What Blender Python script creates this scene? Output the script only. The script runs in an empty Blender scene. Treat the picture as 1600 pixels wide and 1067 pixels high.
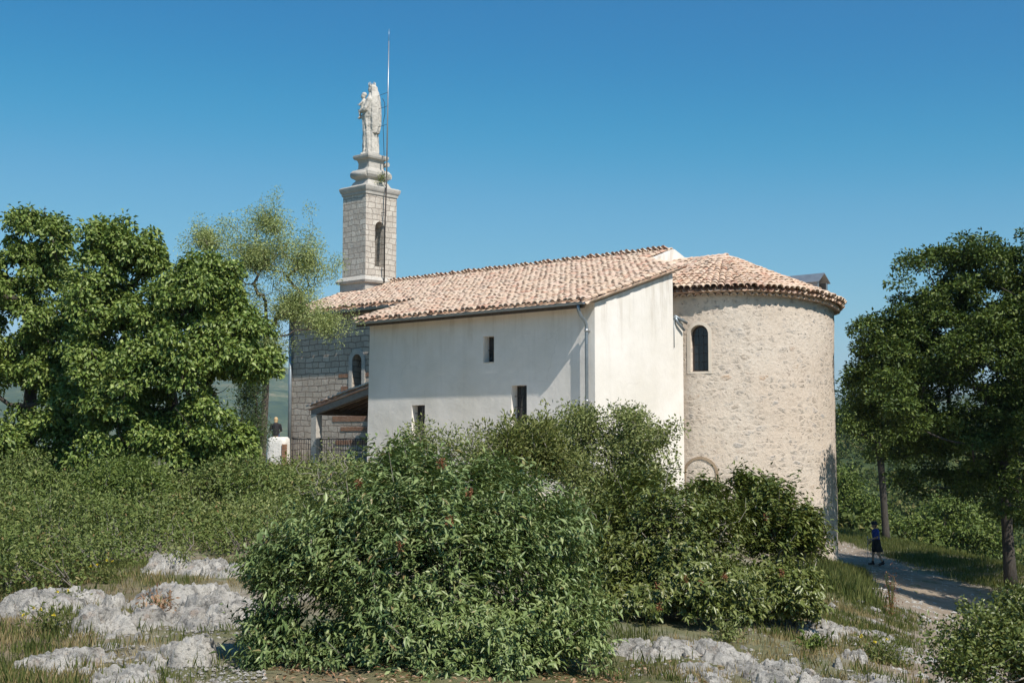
import bpy, bmesh, math, random
import numpy as np
from mathutils import Vector, Matrix, noise as mnoise

random.seed(7)
RNG = np.random.default_rng(7)
R = math.radians
S = bpy.context.scene
COL = S.collection

# ------------------------------------------------------------------ camera
PITCH = math.atan(147 / 2000.0)
cam_d = bpy.data.cameras.new('camera')
cam = bpy.data.objects.new('camera', cam_d)
COL.objects.link(cam)
cam.location = (0, 0, 0)
cam.rotation_euler = (R(90) + PITCH, 0, 0)
cam_d.sensor_width = 36
cam_d.lens = 45
cam_d.clip_start = 0.1
cam_d.clip_end = 40000
S.camera = cam

# ------------------------------------------------------------------ light
SUN_EL, SUN_AZ = R(50), math.atan2(.5286, -.8486)     # azimuth from +Y towards +X
W = bpy.data.worlds.new('World')
S.world = W
W.use_nodes = True
wn = W.node_tree.nodes
wn.clear()
sky = wn.new('ShaderNodeTexSky')
sky.sky_type = 'NISHITA'
sky.sun_disc = False
sky.sun_elevation = SUN_EL
sky.sun_rotation = SUN_AZ
sky.altitude = 600
sky.air_density = 1.0
sky.dust_density = 0.35
sky.ozone_density = 3.0
bg = wn.new('ShaderNodeBackground')
bg.inputs[1].default_value = 0.15
wo = wn.new('ShaderNodeOutputWorld')
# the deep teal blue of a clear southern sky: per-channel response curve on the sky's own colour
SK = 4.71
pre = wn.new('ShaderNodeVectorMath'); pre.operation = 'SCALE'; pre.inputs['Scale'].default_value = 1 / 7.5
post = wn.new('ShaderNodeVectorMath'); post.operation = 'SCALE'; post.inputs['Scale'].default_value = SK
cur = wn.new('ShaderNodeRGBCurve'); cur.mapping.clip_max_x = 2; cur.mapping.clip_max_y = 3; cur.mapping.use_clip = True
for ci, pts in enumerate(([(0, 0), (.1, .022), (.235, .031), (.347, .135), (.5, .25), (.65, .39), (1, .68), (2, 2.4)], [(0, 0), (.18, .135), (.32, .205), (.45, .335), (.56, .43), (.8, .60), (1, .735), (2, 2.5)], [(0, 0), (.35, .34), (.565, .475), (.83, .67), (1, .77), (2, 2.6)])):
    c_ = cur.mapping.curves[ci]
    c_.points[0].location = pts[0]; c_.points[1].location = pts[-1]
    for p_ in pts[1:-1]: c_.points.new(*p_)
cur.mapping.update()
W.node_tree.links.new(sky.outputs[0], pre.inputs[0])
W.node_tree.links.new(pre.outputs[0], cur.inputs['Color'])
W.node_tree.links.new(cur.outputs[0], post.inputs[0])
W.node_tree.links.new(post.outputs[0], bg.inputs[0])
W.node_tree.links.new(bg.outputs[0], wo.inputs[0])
sd = bpy.data.lights.new('sun', 'SUN')
sd.energy = 4.1
sd.angle = R(0.53)
sd.color = (1.0, 0.93, 0.84)
sun = bpy.data.objects.new('sun', sd)
COL.objects.link(sun)
sv = Vector((math.sin(SUN_AZ) * math.cos(SUN_EL), math.cos(SUN_AZ) * math.cos(SUN_EL), math.sin(SUN_EL)))
sun.rotation_euler = sv.to_track_quat('Z', 'Y').to_euler()
S.view_settings.view_transform = 'Standard'
S.view_settings.look = 'None'
S.view_settings.exposure = 0.5
S.view_settings.gamma = 1
S.cycles.max_bounces = 8
S.cycles.transparent_max_bounces = 16
S.cycles.volume_bounces = 1

# ------------------------------------------------------------------ helpers
CP, SP = math.cos(PITCH), math.sin(PITCH)


def at(px, py, Y):
    """a point at depth Y that was read off the 1600 px photograph"""
    rx, ry = (px - 800) / 2000.0, (533.5 - py) / 2000.0
    k = Y / (CP - ry * SP)
    return Vector((rx * k, Y, (SP + ry * CP) * k))


def tag(o, label=None, cat=None, group=None, kind=None):
    if label: o['label'] = label
    if cat: o['category'] = cat
    if group: o['group'] = group
    if kind: o['kind'] = kind
    return o


def empty(name, loc=(0, 0, 0), rz=0):
    o = bpy.data.objects.new(name, None)
    o.empty_display_size = .2
    o.location = loc
    o.rotation_euler = (0, 0, rz)
    COL.objects.link(o)
    return o


def link(name, me, mat=None, parent=None):
    o = bpy.data.objects.new(name, me)
    COL.objects.link(o)
    if mat: me.materials.append(mat)
    if parent: o.parent = parent
    return o


def box_uv(me):
    uv = me.uv_layers.new(name='UVMap')
    n = len(me.loops)
    if not n: return
    vi = np.empty(n, np.int32); me.loops.foreach_get('vertex_index', vi)
    co = np.empty(len(me.vertices) * 3); me.vertices.foreach_get('co', co); co = co.reshape(-1, 3)
    pn = np.empty(len(me.polygons) * 3); me.polygons.foreach_get('normal', pn); pn = pn.reshape(-1, 3)
    lt = np.empty(len(me.polygons), np.int32); me.polygons.foreach_get('loop_total', lt)
    ln = np.repeat(pn, lt, axis=0); c = co[vi]; a = np.abs(ln)
    u = np.where(a[:, 2] > np.maximum(a[:, 0], a[:, 1]), c[:, 0], np.where(a[:, 0] > a[:, 1], c[:, 1], c[:, 0]))
    v = np.where(a[:, 2] > np.maximum(a[:, 0], a[:, 1]), c[:, 1], c[:, 2])
    uv.data.foreach_set('uv', np.stack([u, v], 1).ravel())


class MB:
    """collects shapes into one mesh"""
    def __init__(s): s.v, s.f, s.sm = [], [], []

    def add(s, vs, fs, smooth=False):
        o = len(s.v)
        s.v += [tuple(v) for v in vs]
        s.f += [tuple(i + o for i in f) for f in fs]
        s.sm += [smooth] * len(fs)
        return s

    def box(s, x0, x1, y0, y1, z0, z1):
        v = [(x0, y0, z0), (x1, y0, z0), (x1, y1, z0), (x0, y1, z0), (x0, y0, z1), (x1, y0, z1), (x1, y1, z1), (x0, y1, z1)]
        return s.add(v, [(0, 3, 2, 1), (4, 5, 6, 7), (0, 1, 5, 4), (1, 2, 6, 5), (2, 3, 7, 6), (3, 0, 4, 7)])

    def prism(s, poly, d):
        """poly: 3-d outline; swept by vector d"""
        n = len(poly); d = Vector(d)
        v = [Vector(p) for p in poly] + [Vector(p) + d for p in poly]
        f = [tuple(range(n - 1, -1, -1)), tuple(range(n, 2 * n))]
        f += [(i, (i + 1) % n, n + (i + 1) % n, n + i) for i in range(n)]
        return s.add(v, f)

    def tube(s, pts, rad, n=8, cap=True, smooth=True):
        pts = [Vector(p) for p in pts]
        if not hasattr(rad, '__len__'): rad = [rad] * len(pts)
        vs, fs = [], []
        ref = None
        for i, p in enumerate(pts):
            t = (pts[min(i + 1, len(pts) - 1)] - pts[max(i - 1, 0)]).normalized()
            if ref is None:
                ref = t.orthogonal().normalized()
            else:
                ref = (ref - t * ref.dot(t))
                ref = ref.normalized() if ref.length > 1e-6 else t.orthogonal().normalized()
            b = t.cross(ref)
            for k in range(n):
                a = 2 * math.pi * k / n
                vs.append(p + (ref * math.cos(a) + b * math.sin(a)) * rad[i])
        for i in range(len(pts) - 1):
            for k in range(n):
                k2 = (k + 1) % n
                fs.append((i * n + k, i * n + k2, (i + 1) * n + k2, (i + 1) * n + k))
        s.add(vs, fs, smooth)
        if cap:
            o = len(s.v) - len(vs)
            s.f.append(tuple(o + k for k in range(n - 1, -1, -1))); s.sm.append(False)
            s.f.append(tuple(o + (len(pts) - 1) * n + k for k in range(n))); s.sm.append(False)
        return s

    def ball(s, c, r, seg=12, rings=8):
        if not hasattr(r, '__len__'): r = (r, r, r)
        vs, fs = [], []
        for i in range(rings + 1):
            th = math.pi * i / rings
            for k in range(seg):
                a = 2 * math.pi * k / seg
                vs.append((c[0] + r[0] * math.sin(th) * math.cos(a), c[1] + r[1] * math.sin(th) * math.sin(a), c[2] + r[2] * math.cos(th)))
        for i in range(rings):
            for k in range(seg):
                k2 = (k + 1) % seg
                fs.append((i * seg + k, (i + 1) * seg + k, (i + 1) * seg + k2, i * seg + k2))
        return s.add(vs, fs, True)

    def loft(s, rings, smooth=True, cap=True):
        n = len(rings[0]); vs = [p for r in rings for p in r]; fs = []
        for i in range(len(rings) - 1):
            for k in range(n):
                k2 = (k + 1) % n
                fs.append((i * n + k, i * n + k2, (i + 1) * n + k2, (i + 1) * n + k))
        s.add(vs, fs, smooth)
        if cap:
            o = len(s.v) - len(vs)
            s.f.append(tuple(o + k for k in range(n - 1, -1, -1))); s.sm.append(False)
            s.f.append(tuple(o + (len(rings) - 1) * n + k for k in range(n))); s.sm.append(False)
        return s

    def mesh(s, name, fix=True):
        me = bpy.data.meshes.new(name)
        me.from_pydata(s.v, [], s.f)
        me.polygons.foreach_set('use_smooth', s.sm)
        if fix:
            bm = bmesh.new(); bm.from_mesh(me)
            bmesh.ops.recalc_face_normals(bm, faces=bm.faces)
            bm.to_mesh(me); bm.free()
        me.update()
        return me

    def build(s, name, mat=None, parent=None, uv=True, fix=True, loc=None):
        me = s.mesh(name, fix)
        if uv: box_uv(me)
        o = link(name, me, mat, parent)
        if loc is not None: o.location = loc
        return o


def evaluated(me, setup):
    """apply modifiers to a mesh and hand back the new mesh"""
    o = bpy.data.objects.new('work', me)
    COL.objects.link(o)
    extra = setup(o) or []
    dg = bpy.context.evaluated_depsgraph_get()
    dg.update()
    out = bpy.data.meshes.new_from_object(o.evaluated_get(dg))
    for x in [o] + extra: bpy.data.objects.remove(x)
    return out


def cut(me, cutters):
    def setup(o):
        ex = []
        for c in cutters:
            co = bpy.data.objects.new('cutter', c); COL.objects.link(co)
            m = o.modifiers.new('b', 'BOOLEAN'); m.operation = 'DIFFERENCE'; m.object = co; m.solver = 'EXACT'
            ex.append(co)
        return ex
    return evaluated(me, setup)


def remesh(me, vox, smooth=0):
    def setup(o):
        m = o.modifiers.new('r', 'REMESH'); m.mode = 'VOXEL'; m.voxel_size = vox; m.use_smooth_shade = True
        if smooth:
            q = o.modifiers.new('s', 'SMOOTH'); q.iterations = smooth; q.factor = .5
    return evaluated(me, setup)


def fbm(p, sc, oct=4):
    return mnoise.fractal(Vector(p) * sc, 0.9, 2.1, oct)


# ------------------------------------------------------------------ materials
def mat_new(name):
    m = bpy.data.materials.new(name); m.use_nodes = True
    nt = m.node_tree
    b = nt.nodes['Principled BSDF']
    return m, nt, b


def N(nt, typ, **kw):
    n = nt.nodes.new(typ)
    for k, v in kw.items():
        if k in n.inputs: n.inputs[k].default_value = v
        else: setattr(n, k, v)
    return n


def L(nt, a, b): nt.links.new(a, b)


def ramp(nt, fac, stops, interp='LINEAR'):
    r = nt.nodes.new('ShaderNodeValToRGB'); r.color_ramp.interpolation = interp
    e = r.color_ramp.elements
    while len(e) < len(stops): e.new(.5)
    for i, (p, c) in enumerate(stops):
        e[i].position = p; e[i].color = (*c, 1) if len(c) == 3 else c
    if fac is not None: L(nt, fac, r.inputs[0])
    return r.outputs[0]


def g(v): return (v, v, v)


def mix(nt, fac, a, b, mode='MIX'):
    m = nt.nodes.new('ShaderNodeMix'); m.data_type = 'RGBA'; m.blend_type = mode
    for sock, val in ((m.inputs[0], fac), (m.inputs[6], a), (m.inputs[7], b)):
        if isinstance(val, (int, float)): sock.default_value = val
        elif isinstance(val, tuple): sock.default_value = (*val, 1)
        else: L(nt, val, sock)
    return m.outputs[2]


def mth(nt, op, a, b=None, clamp=False):
    m = nt.nodes.new('ShaderNodeMath'); m.operation = op; m.use_clamp = clamp
    for s_, v in ((m.inputs[0], a), (m.inputs[1], b)):
        if v is None: continue
        if isinstance(v, (int, float)): s_.default_value = v
        else: L(nt, v, s_)
    return m.outputs[0]


def coords(nt, kind='Object', scale=(1, 1, 1), loc=(0, 0, 0)):
    t = nt.nodes.new('ShaderNodeTexCoord'); m = nt.nodes.new('ShaderNodeMapping')
    m.inputs['Scale'].default_value = scale; m.inputs['Location'].default_value = loc
    L(nt, t.outputs[kind], m.inputs[0])
    return m.outputs[0]


def noise(nt, co, scale, detail=6, rough=.6, dist=0):
    n = N(nt, 'ShaderNodeTexNoise', Scale=scale, Detail=detail, Roughness=rough, Distortion=dist)
    L(nt, co, n.inputs['Vector'])
    return n.outputs['Fac']


def bump(nt, b, h, strength=.5, dist=.02, prev=None):
    n = N(nt, 'ShaderNodeBump', Strength=strength, Distance=dist)
    L(nt, h, n.inputs['Height'])
    if prev is not None: L(nt, prev, n.inputs['Normal'])
    L(nt, n.outputs[0], b.inputs['Normal'])
    return n.outputs[0]


def m_plaster(name, base, stain, rough_amt=.5):
    m, nt, b = mat_new(name)
    co = coords(nt)
    n1 = noise(nt, co, .55, 5, .6)
    n2 = noise(nt, co, 3.2, 6, .65)
    streak = noise(nt, coords(nt, scale=(4.5, 4.5, .22)), 1.0, 5, .6)
    c = mix(nt, ramp(nt, n1, [(.36, g(0)), (.62, g(.75))]), base, stain)
    c = mix(nt, ramp(nt, streak, [(.56, g(0)), (.74, g(.22))]), c, tuple(x * .74 for x in stain))
    c = mix(nt, ramp(nt, n2, [(.3, g(.16)), (.62, g(0))]), c, tuple(x * .72 for x in base))
    cd = N(nt, 'ShaderNodeVectorMath', operation='MULTIPLY_ADD'); wb_ = N(nt, 'ShaderNodeTexNoise', Scale=1.4, Detail=6)
    L(nt, co, wb_.inputs['Vector']); L(nt, wb_.outputs['Color'], cd.inputs[0]); cd.inputs[1].default_value = (1.1, 1.1, 1.1); L(nt, co, cd.inputs[2])
    cv = N(nt, 'ShaderNodeTexVoronoi', feature='DISTANCE_TO_EDGE', Scale=.42); L(nt, cd.outputs[0], cv.inputs['Vector'])
    ck = mth(nt, 'MULTIPLY', ramp(nt, cv.outputs['Distance'], [(.004, g(1)), (.012, g(0))]), ramp(nt, noise(nt, coords(nt, loc=(5, 2, 8)), .6, 4, .6), [(.5, g(0)), (.6, g(.45))]))
    c = mix(nt, mth(nt, 'MULTIPLY', ck, .35), c, (.42, .39, .34))
    sx = nt.nodes.new('ShaderNodeSeparateXYZ'); L(nt, co, sx.inputs[0])
    mr = N(nt, 'ShaderNodeMapRange'); mr.inputs['From Min'].default_value = 2.3; mr.inputs['From Max'].default_value = 4.1; L(nt, sx.outputs['Z'], mr.inputs['Value'])
    run = ramp(nt, noise(nt, coords(nt, scale=(2.6, 2.6, .3), loc=(7, 0, 0)), 1.0, 5, .65), [(.5, g(0)), (.66, g(1))])
    c = mix(nt, mth(nt, 'MULTIPLY', mth(nt, 'MULTIPLY', mr.outputs['Result'], run), .5), c, (.42, .36, .28))
    L(nt, c, b.inputs['Base Color'])
    b.inputs['Roughness'].default_value = .92
    b.inputs['Specular IOR Level'].default_value = .2
    p = bump(nt, b, noise(nt, co, 1.6, 3, .5), .35 * rough_amt, .12)
    p = bump(nt, b, noise(nt, co, 9, 5, .6), .5 * rough_amt, .02, p)
    bump(nt, b, noise(nt, co, 45, 3, .6), .35 * rough_amt, .006, p)
    return m


def m_rubble(name):
    """rubble stone half hidden under lime render, mapped by UV in metres"""
    m, nt, b = mat_new(name)
    uv = coords(nt, 'UV')
    ob = coords(nt)
    wob = N(nt, 'ShaderNodeTexNoise', Scale=3.0, Detail=3)
    L(nt, uv, wob.inputs['Vector'])
    d = N(nt, 'ShaderNodeVectorMath', operation='MULTIPLY_ADD')
    L(nt, wob.outputs['Color'], d.inputs[0]); d.inputs[1].default_value = (.22, .1, 0); L(nt, uv, d.inputs[2])
    mp = N(nt, 'ShaderNodeMapping'); mp.inputs['Scale'].default_value = (2.7, 5.2, 1); L(nt, d.outputs[0], mp.inputs[0])
    ve = N(nt, 'ShaderNodeTexVoronoi', feature='DISTANCE_TO_EDGE', Scale=1.0, Randomness=.85); ve.voronoi_dimensions = '2D'
    L(nt, mp.outputs[0], ve.inputs['Vector'])
    vc = N(nt, 'ShaderNodeTexVoronoi', feature='F1', Scale=1.0, Randomness=.85); vc.voronoi_dimensions = '2D'
    L(nt, mp.outputs[0], vc.inputs['Vector'])
    stone = ramp(nt, vc.outputs['Color'], [(0, (.42, .34, .265)), (.25, (.47, .40, .33)), (.45, (.37, .355, .335)), (.6, (.52, .45, .37)), (.78, (.41, .405, .40)), (.9, (.52, .32, .18)), (1, (.43, .37, .31))])
    nst = noise(nt, ob, 7, 5, .6)
    stone = mix(nt, ramp(nt, nst, [(.35, g(.55)), (.6, g(0))]), stone, (.25, .21, .17))
    edge = ramp(nt, ve.outputs['Distance'], [(.05, g(0)), (.22, g(1))])
    cover = ramp(nt, noise(nt, ob, 2.6, 6, .65), [(.465, g(0)), (.55, g(.95))])
    fleck = ramp(nt, noise(nt, ob, 5.5, 4, .7), [(.47, g(0)), (.6, g(1))])
    mask = mth(nt, 'MULTIPLY', mth(nt, 'MULTIPLY', edge, cover), mth(nt, 'ADD', mth(nt, 'MULTIPLY', fleck, .75), .25))
    mort = mix(nt, ramp(nt, noise(nt, ob, .5, 4, .6), [(.35, g(0)), (.65, g(1))]), (.67, .595, .51), (.63, .535, .44))
    mort = mix(nt, ramp(nt, noise(nt, ob, 12, 4, .7), [(.38, g(.4)), (.58, g(0))]), mort, (.5, .42, .34))
    c = mix(nt, mask, mort, stone)
    pit = ramp(nt, noise(nt, ob, 9.5, 3, .6), [(.27, g(1)), (.34, g(0))])
    c = mix(nt, mth(nt, 'MULTIPLY', pit, .75), c, (.13, .1, .08))
    L(nt, c, b.inputs['Base Color'])
    b.inputs['Roughness'].default_value = .93
    b.inputs['Specular IOR Level'].default_value = .2
    h = mth(nt, 'SUBTRACT', mth(nt, 'MULTIPLY', mask, .8), mth(nt, 'MULTIPLY', pit, 1.4))
    p = bump(nt, b, h, .7, .025)
    p = bump(nt, b, noise(nt, ob, 6, 6, .7), .8, .05, p)
    bump(nt, b, noise(nt, ob, 30, 4, .6), .4, .008, p)
    return m


def m_ashlar(name, c1, c2, mortar, bw=.46, bh=.27, dirt=(.2, .18, .16), dirt_amt=.5, msize=.012):
    m, nt, b = mat_new(name)
    uv = coords(nt, 'UV'); ob = coords(nt)
    wob = N(nt, 'ShaderNodeTexNoise', Scale=1.7, Detail=4); L(nt, uv, wob.inputs['Vector'])
    d = N(nt, 'ShaderNodeVectorMath', operation='MULTIPLY_ADD')
    L(nt, wob.outputs['Color'], d.inputs[0]); d.inputs[1].default_value = (.34, .19, 0); L(nt, uv, d.inputs[2])
    br = N(nt, 'ShaderNodeTexBrick', Scale=1.0, offset=.45, squash=.8, squash_frequency=3)
    br.inputs['Brick Width'].default_value = bw; br.inputs['Row Height'].default_value = bh
    br.inputs['Mortar Size'].default_value = msize; br.inputs['Mortar Smooth'].default_value = .35
    br.inputs['Bias'].default_value = 0
    br.inputs['Color1'].default_value = (*c1, 1); br.inputs['Color2'].default_value = (*c2, 1); br.inputs['Mortar'].default_value = (*mortar, 1)
    L(nt, d.outputs[0], br.inputs['Vector'])
    c = mix(nt, mth(nt, 'MULTIPLY', ramp(nt, noise(nt, ob, 1.3, 6, .65), [(.42, g(0)), (.68, g(1))]), dirt_amt), br.outputs['Color'], dirt)
    c = mix(nt, mth(nt, 'MULTIPLY', ramp(nt, noise(nt, ob, 11, 5, .7), [(.3, g(1)), (.5, g(0))]), .55), c, tuple(x * .45 for x in c1))
    L(nt, c, b.inputs['Base Color'])
    b.inputs['Roughness'].default_value = .93; b.inputs['Specular IOR Level'].default_value = .2
    p = bump(nt, b, mth(nt, 'SUBTRACT', 1.0, br.outputs['Fac']), .8, .03)
    p = bump(nt, b, noise(nt, ob, 5, 6, .7), .8, .04, p)
    bump(nt, b, noise(nt, ob, 28, 4, .65), .5, .01, p)
    return m


def m_stone(name, c1, c2, dark, sc=2.0, bs=.6):
    m, nt, b = mat_new(name)
    ob = coords(nt)
    c = mix(nt, ramp(nt, noise(nt, ob, sc, 6, .65), [(.35, g(0)), (.65, g(1))]), c1, c2)
    c = mix(nt, mth(nt, 'MULTIPLY', ramp(nt, noise(nt, ob, sc * 3.2, 6, .7), [(.28, g(1)), (.47, g(0))]), .7), c, dark)
    L(nt, c, b.inputs['Base Color'])
    b.inputs['Roughness'].default_value = .9; b.inputs['Specular IOR Level'].default_value = .2
    p = bump(nt, b, noise(nt, ob, sc * 3, 6, .7), bs, .04)
    bump(nt, b, noise(nt, ob, sc * 14, 4, .6), bs * .7, .01, p)
    return m


def m_rock(name):
    m, nt, b = mat_new(name)
    ob = coords(nt)
    c = mix(nt, ramp(nt, noise(nt, ob, 2.2, 6, .7), [(.36, g(0)), (.62, g(1))]), (.36, .345, .315), (.60, .57, .515))
    c = mix(nt, mth(nt, 'MULTIPLY', ramp(nt, noise(nt, ob, 9, 8, .75, .6), [(.37, g(1)), (.5, g(0))]), .85), c, (.12, .117, .11))
    c = mix(nt, mth(nt, 'MULTIPLY', ramp(nt, noise(nt, coords(nt, loc=(3, 1, 7)), 3.5, 6, .7), [(.57, g(0)), (.68, g(1))]), .55), c, (.42, .29, .21))
    pit = N(nt, 'ShaderNodeTexVoronoi', feature='F1', Scale=24.0, Randomness=1); L(nt, ob, pit.inputs['Vector'])
    pm = ramp(nt, pit.outputs['Distance'], [(.12, g(1)), (.34, g(0))])
    gate = ramp(nt, noise(nt, ob, 6, 4, .7), [(.45, g(0)), (.58, g(1))])
    pm = mth(nt, 'MULTIPLY', pm, gate)
    c = mix(nt, mth(nt, 'MULTIPLY', pm, .6), c, (.13, .12, .11))
    L(nt, c, b.inputs['Base Color'])
    b.inputs['Roughness'].default_value = .92; b.inputs['Specular IOR Level'].default_value = .2
    p = bump(nt, b, noise(nt, ob, 6, 9, .75, .4), 1.0, .08)
    p = bump(nt, b, mth(nt, 'SUBTRACT', 1.0, pm), .7, .02, p)
    bump(nt, b, noise(nt, ob, 40, 5, .7), .7, .012, p)
    return m


def m_tile(name):
    m, nt, b = mat_new(name)
    ge = N(nt, 'ShaderNodeNewGeometry')
    ob = coords(nt)
    c = ramp(nt, ge.outputs['Random Per Island'], [(0, (.55, .40, .30)), (.16, (.68, .55, .44)), (.34, (.60, .45, .34)), (.48, (.54, .32, .24)), (.56, (.68, .56, .45)), (.70, (.58, .41, .32)), (.8, (.43, .345, .285)), (.86, (.66, .54, .44)), (1, (.62, .46, .38))])
    lich = ramp(nt, noise(nt, ob, 2.2, 6, .7), [(.46, g(0)), (.66, g(1))])
    c = mix(nt, mth(nt, 'MULTIPLY', lich, .45), c, (.66, .56, .44))
    c = mix(nt, 1.0, c, (1.0, .975, .945), 'MULTIPLY')
    c = mix(nt, mth(nt, 'MULTIPLY', ramp(nt, noise(nt, ob, 9, 6, .75), [(.3, g(1)), (.46, g(0))]), .6), c, (.2, .16, .13))
    L(nt, c, b.inputs['Base Color'])
    b.inputs['Roughness'].default_value = .9; b.inputs['Specular IOR Level'].default_value = .2
    bump(nt, b, noise(nt, ob, 30, 5, .7), .5, .01)
    return m


def m_plain(name, col, rough=.6, metal=0, var=.25, sc=6, bs=.2):
    m, nt, b = mat_new(name)
    ob = coords(nt)
    c = mix(nt, ramp(nt, noise(nt, ob, sc, 6, .65), [(.3, g(0)), (.7, g(1))]), tuple(x * (1 - var) for x in col), tuple(min(1, x * (1 + var)) for x in col))
    L(nt, c, b.inputs['Base Color'])
    b.inputs['Roughness'].default_value = rough; b.inputs['Metallic'].default_value = metal
    if bs: bump(nt, b, noise(nt, ob, sc * 5, 4, .6), bs, .01)
    return m


def m_leaf(name, stops, trans=.35, rough=.5, spec=.3, patch=None):
    m, nt, b = mat_new(name)
    ge = N(nt, 'ShaderNodeNewGeometry')
    c = ramp(nt, ge.outputs['Random Per Island'], stops)
    if patch:
        f = ramp(nt, noise(nt, coords(nt), patch[0], 3, .6), [(.42, g(0)), (.62, g(1))])
        c = mix(nt, mth(nt, 'MULTIPLY', f, patch[2]), c, patch[1])
    L(nt, c, b.inputs['Base Color'])
    b.inputs['Roughness'].default_value = rough; b.inputs['Specular IOR Level'].default_value = spec
    t = N(nt, 'ShaderNodeBsdfTranslucent')
    tc = mix(nt, 1.0, c, (1.25, 1.15, .55), 'MULTIPLY'); L(nt, tc, t.inputs['Color'])
    mx = N(nt, 'ShaderNodeMixShader'); mx.inputs[0].default_value = trans
    L(nt, b.outputs[0], mx.inputs[1]); L(nt, t.outputs[0], mx.inputs[2])
    L(nt, mx.outputs[0], nt.nodes['Material Output'].inputs[0])
    return m


def m_bark(name, c1, c2):
    m, nt, b = mat_new(name)
    co = coords(nt, scale=(1, 1, .25))
    f = noise(nt, co, 22, 6, .7)
    L(nt, mix(nt, ramp(nt, f, [(.3, g(0)), (.7, g(1))]), c1, c2), b.inputs['Base Color'])
    b.inputs['Roughness'].default_value = .95
    bump(nt, b, f, .8, .02)
    return m


def m_ground(name):
    m, nt, b = mat_new(name)
    ob = coords(nt)
    soil = mix(nt, ramp(nt, noise(nt, ob, 1.1, 6, .65), [(.35, g(0)), (.65, g(1))]), (.24, .185, .13), (.34, .27, .19))
    soil = mix(nt, ramp(nt, noise(nt, ob, 14, 6, .75), [(.35, g(.7)), (.55, g(0))]), soil, (.11, .08, .055))
    pale = ramp(nt, noise(nt, ob, .6, 6, .7), [(.47, g(0)), (.6, g(1))])
    soil = mix(nt, mth(nt, 'MULTIPLY', pale, .7), soil, (.46, .42, .36))
    grass = mix(nt, ramp(nt, noise(nt, ob, 8, 5, .7), [(.35, g(0)), (.65, g(1))]), (.09, .12, .035), (.17, .17, .07))
    gm = ramp(nt, noise(nt, coords(nt, loc=(9, 4, 0)), .35, 5, .65), [(.4, g(0)), (.56, g(1))])
    near = mix(nt, mth(nt, 'MULTIPLY', gm, .75), soil, grass)
    # far hillsides are covered in scrub and woodland
    at_ = N(nt, 'ShaderNodeAttribute', attribute_name='far')
    w1 = noise(nt, ob, .009, 9, .75)
    wood = ramp(nt, w1, [(.36, (.025, .045, .016)), (.48, (.06, .085, .03)), (.56, (.13, .14, .06)), (.66, (.26, .22, .12))])
    wood = mix(nt, ramp(nt, noise(nt, ob, .25, 5, .7), [(.35, g(.6)), (.55, g(0))]), wood, (.03, .045, .018))
    c = mix(nt, at_.outputs['Fac'], near, wood)
    L(nt, c, b.inputs['Base Color'])
    b.inputs['Roughness'].default_value = .96; b.inputs['Specular IOR Level'].default_value = .1
    p = bump(nt, b, noise(nt, ob, 4, 8, .75), .8, .08)
    bump(nt, b, noise(nt, ob, 35, 5, .7), .8, .015, p)
    return m


def m_gravel(name):
    m, nt, b = mat_new(name)
    ob = coords(nt)
    v = N(nt, 'ShaderNodeTexVoronoi', feature='F1', Scale=26.0); L(nt, ob, v.inputs['Vector'])
    st = ramp(nt, v.outputs['Color'], [(0, (.23, .18, .135)), (.4, (.38, .325, .255)), (.8, (.29, .235, .175)), (1, (.48, .43, .36))])
    c = mix(nt, ramp(nt, noise(nt, ob, 1.4, 6, .7), [(.4, g(0)), (.62, g(1))]), (.26, .205, .15), st)
    c = mix(nt, mth(nt, 'MULTIPLY', ramp(nt, noise(nt, ob, 7, 6, .7), [(.3, g(1)), (.45, g(0))]), .6), c, (.24, .19, .14))
    L(nt, c, b.inputs['Base Color'])
    b.inputs['Roughness'].default_value = .95; b.inputs['Specular IOR Level'].default_value = .15
    p = bump(nt, b, v.outputs['Distance'], .6, .03)
    bump(nt, b, noise(nt, ob, 5, 7, .75), .8, .06, p)
    return m


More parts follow.
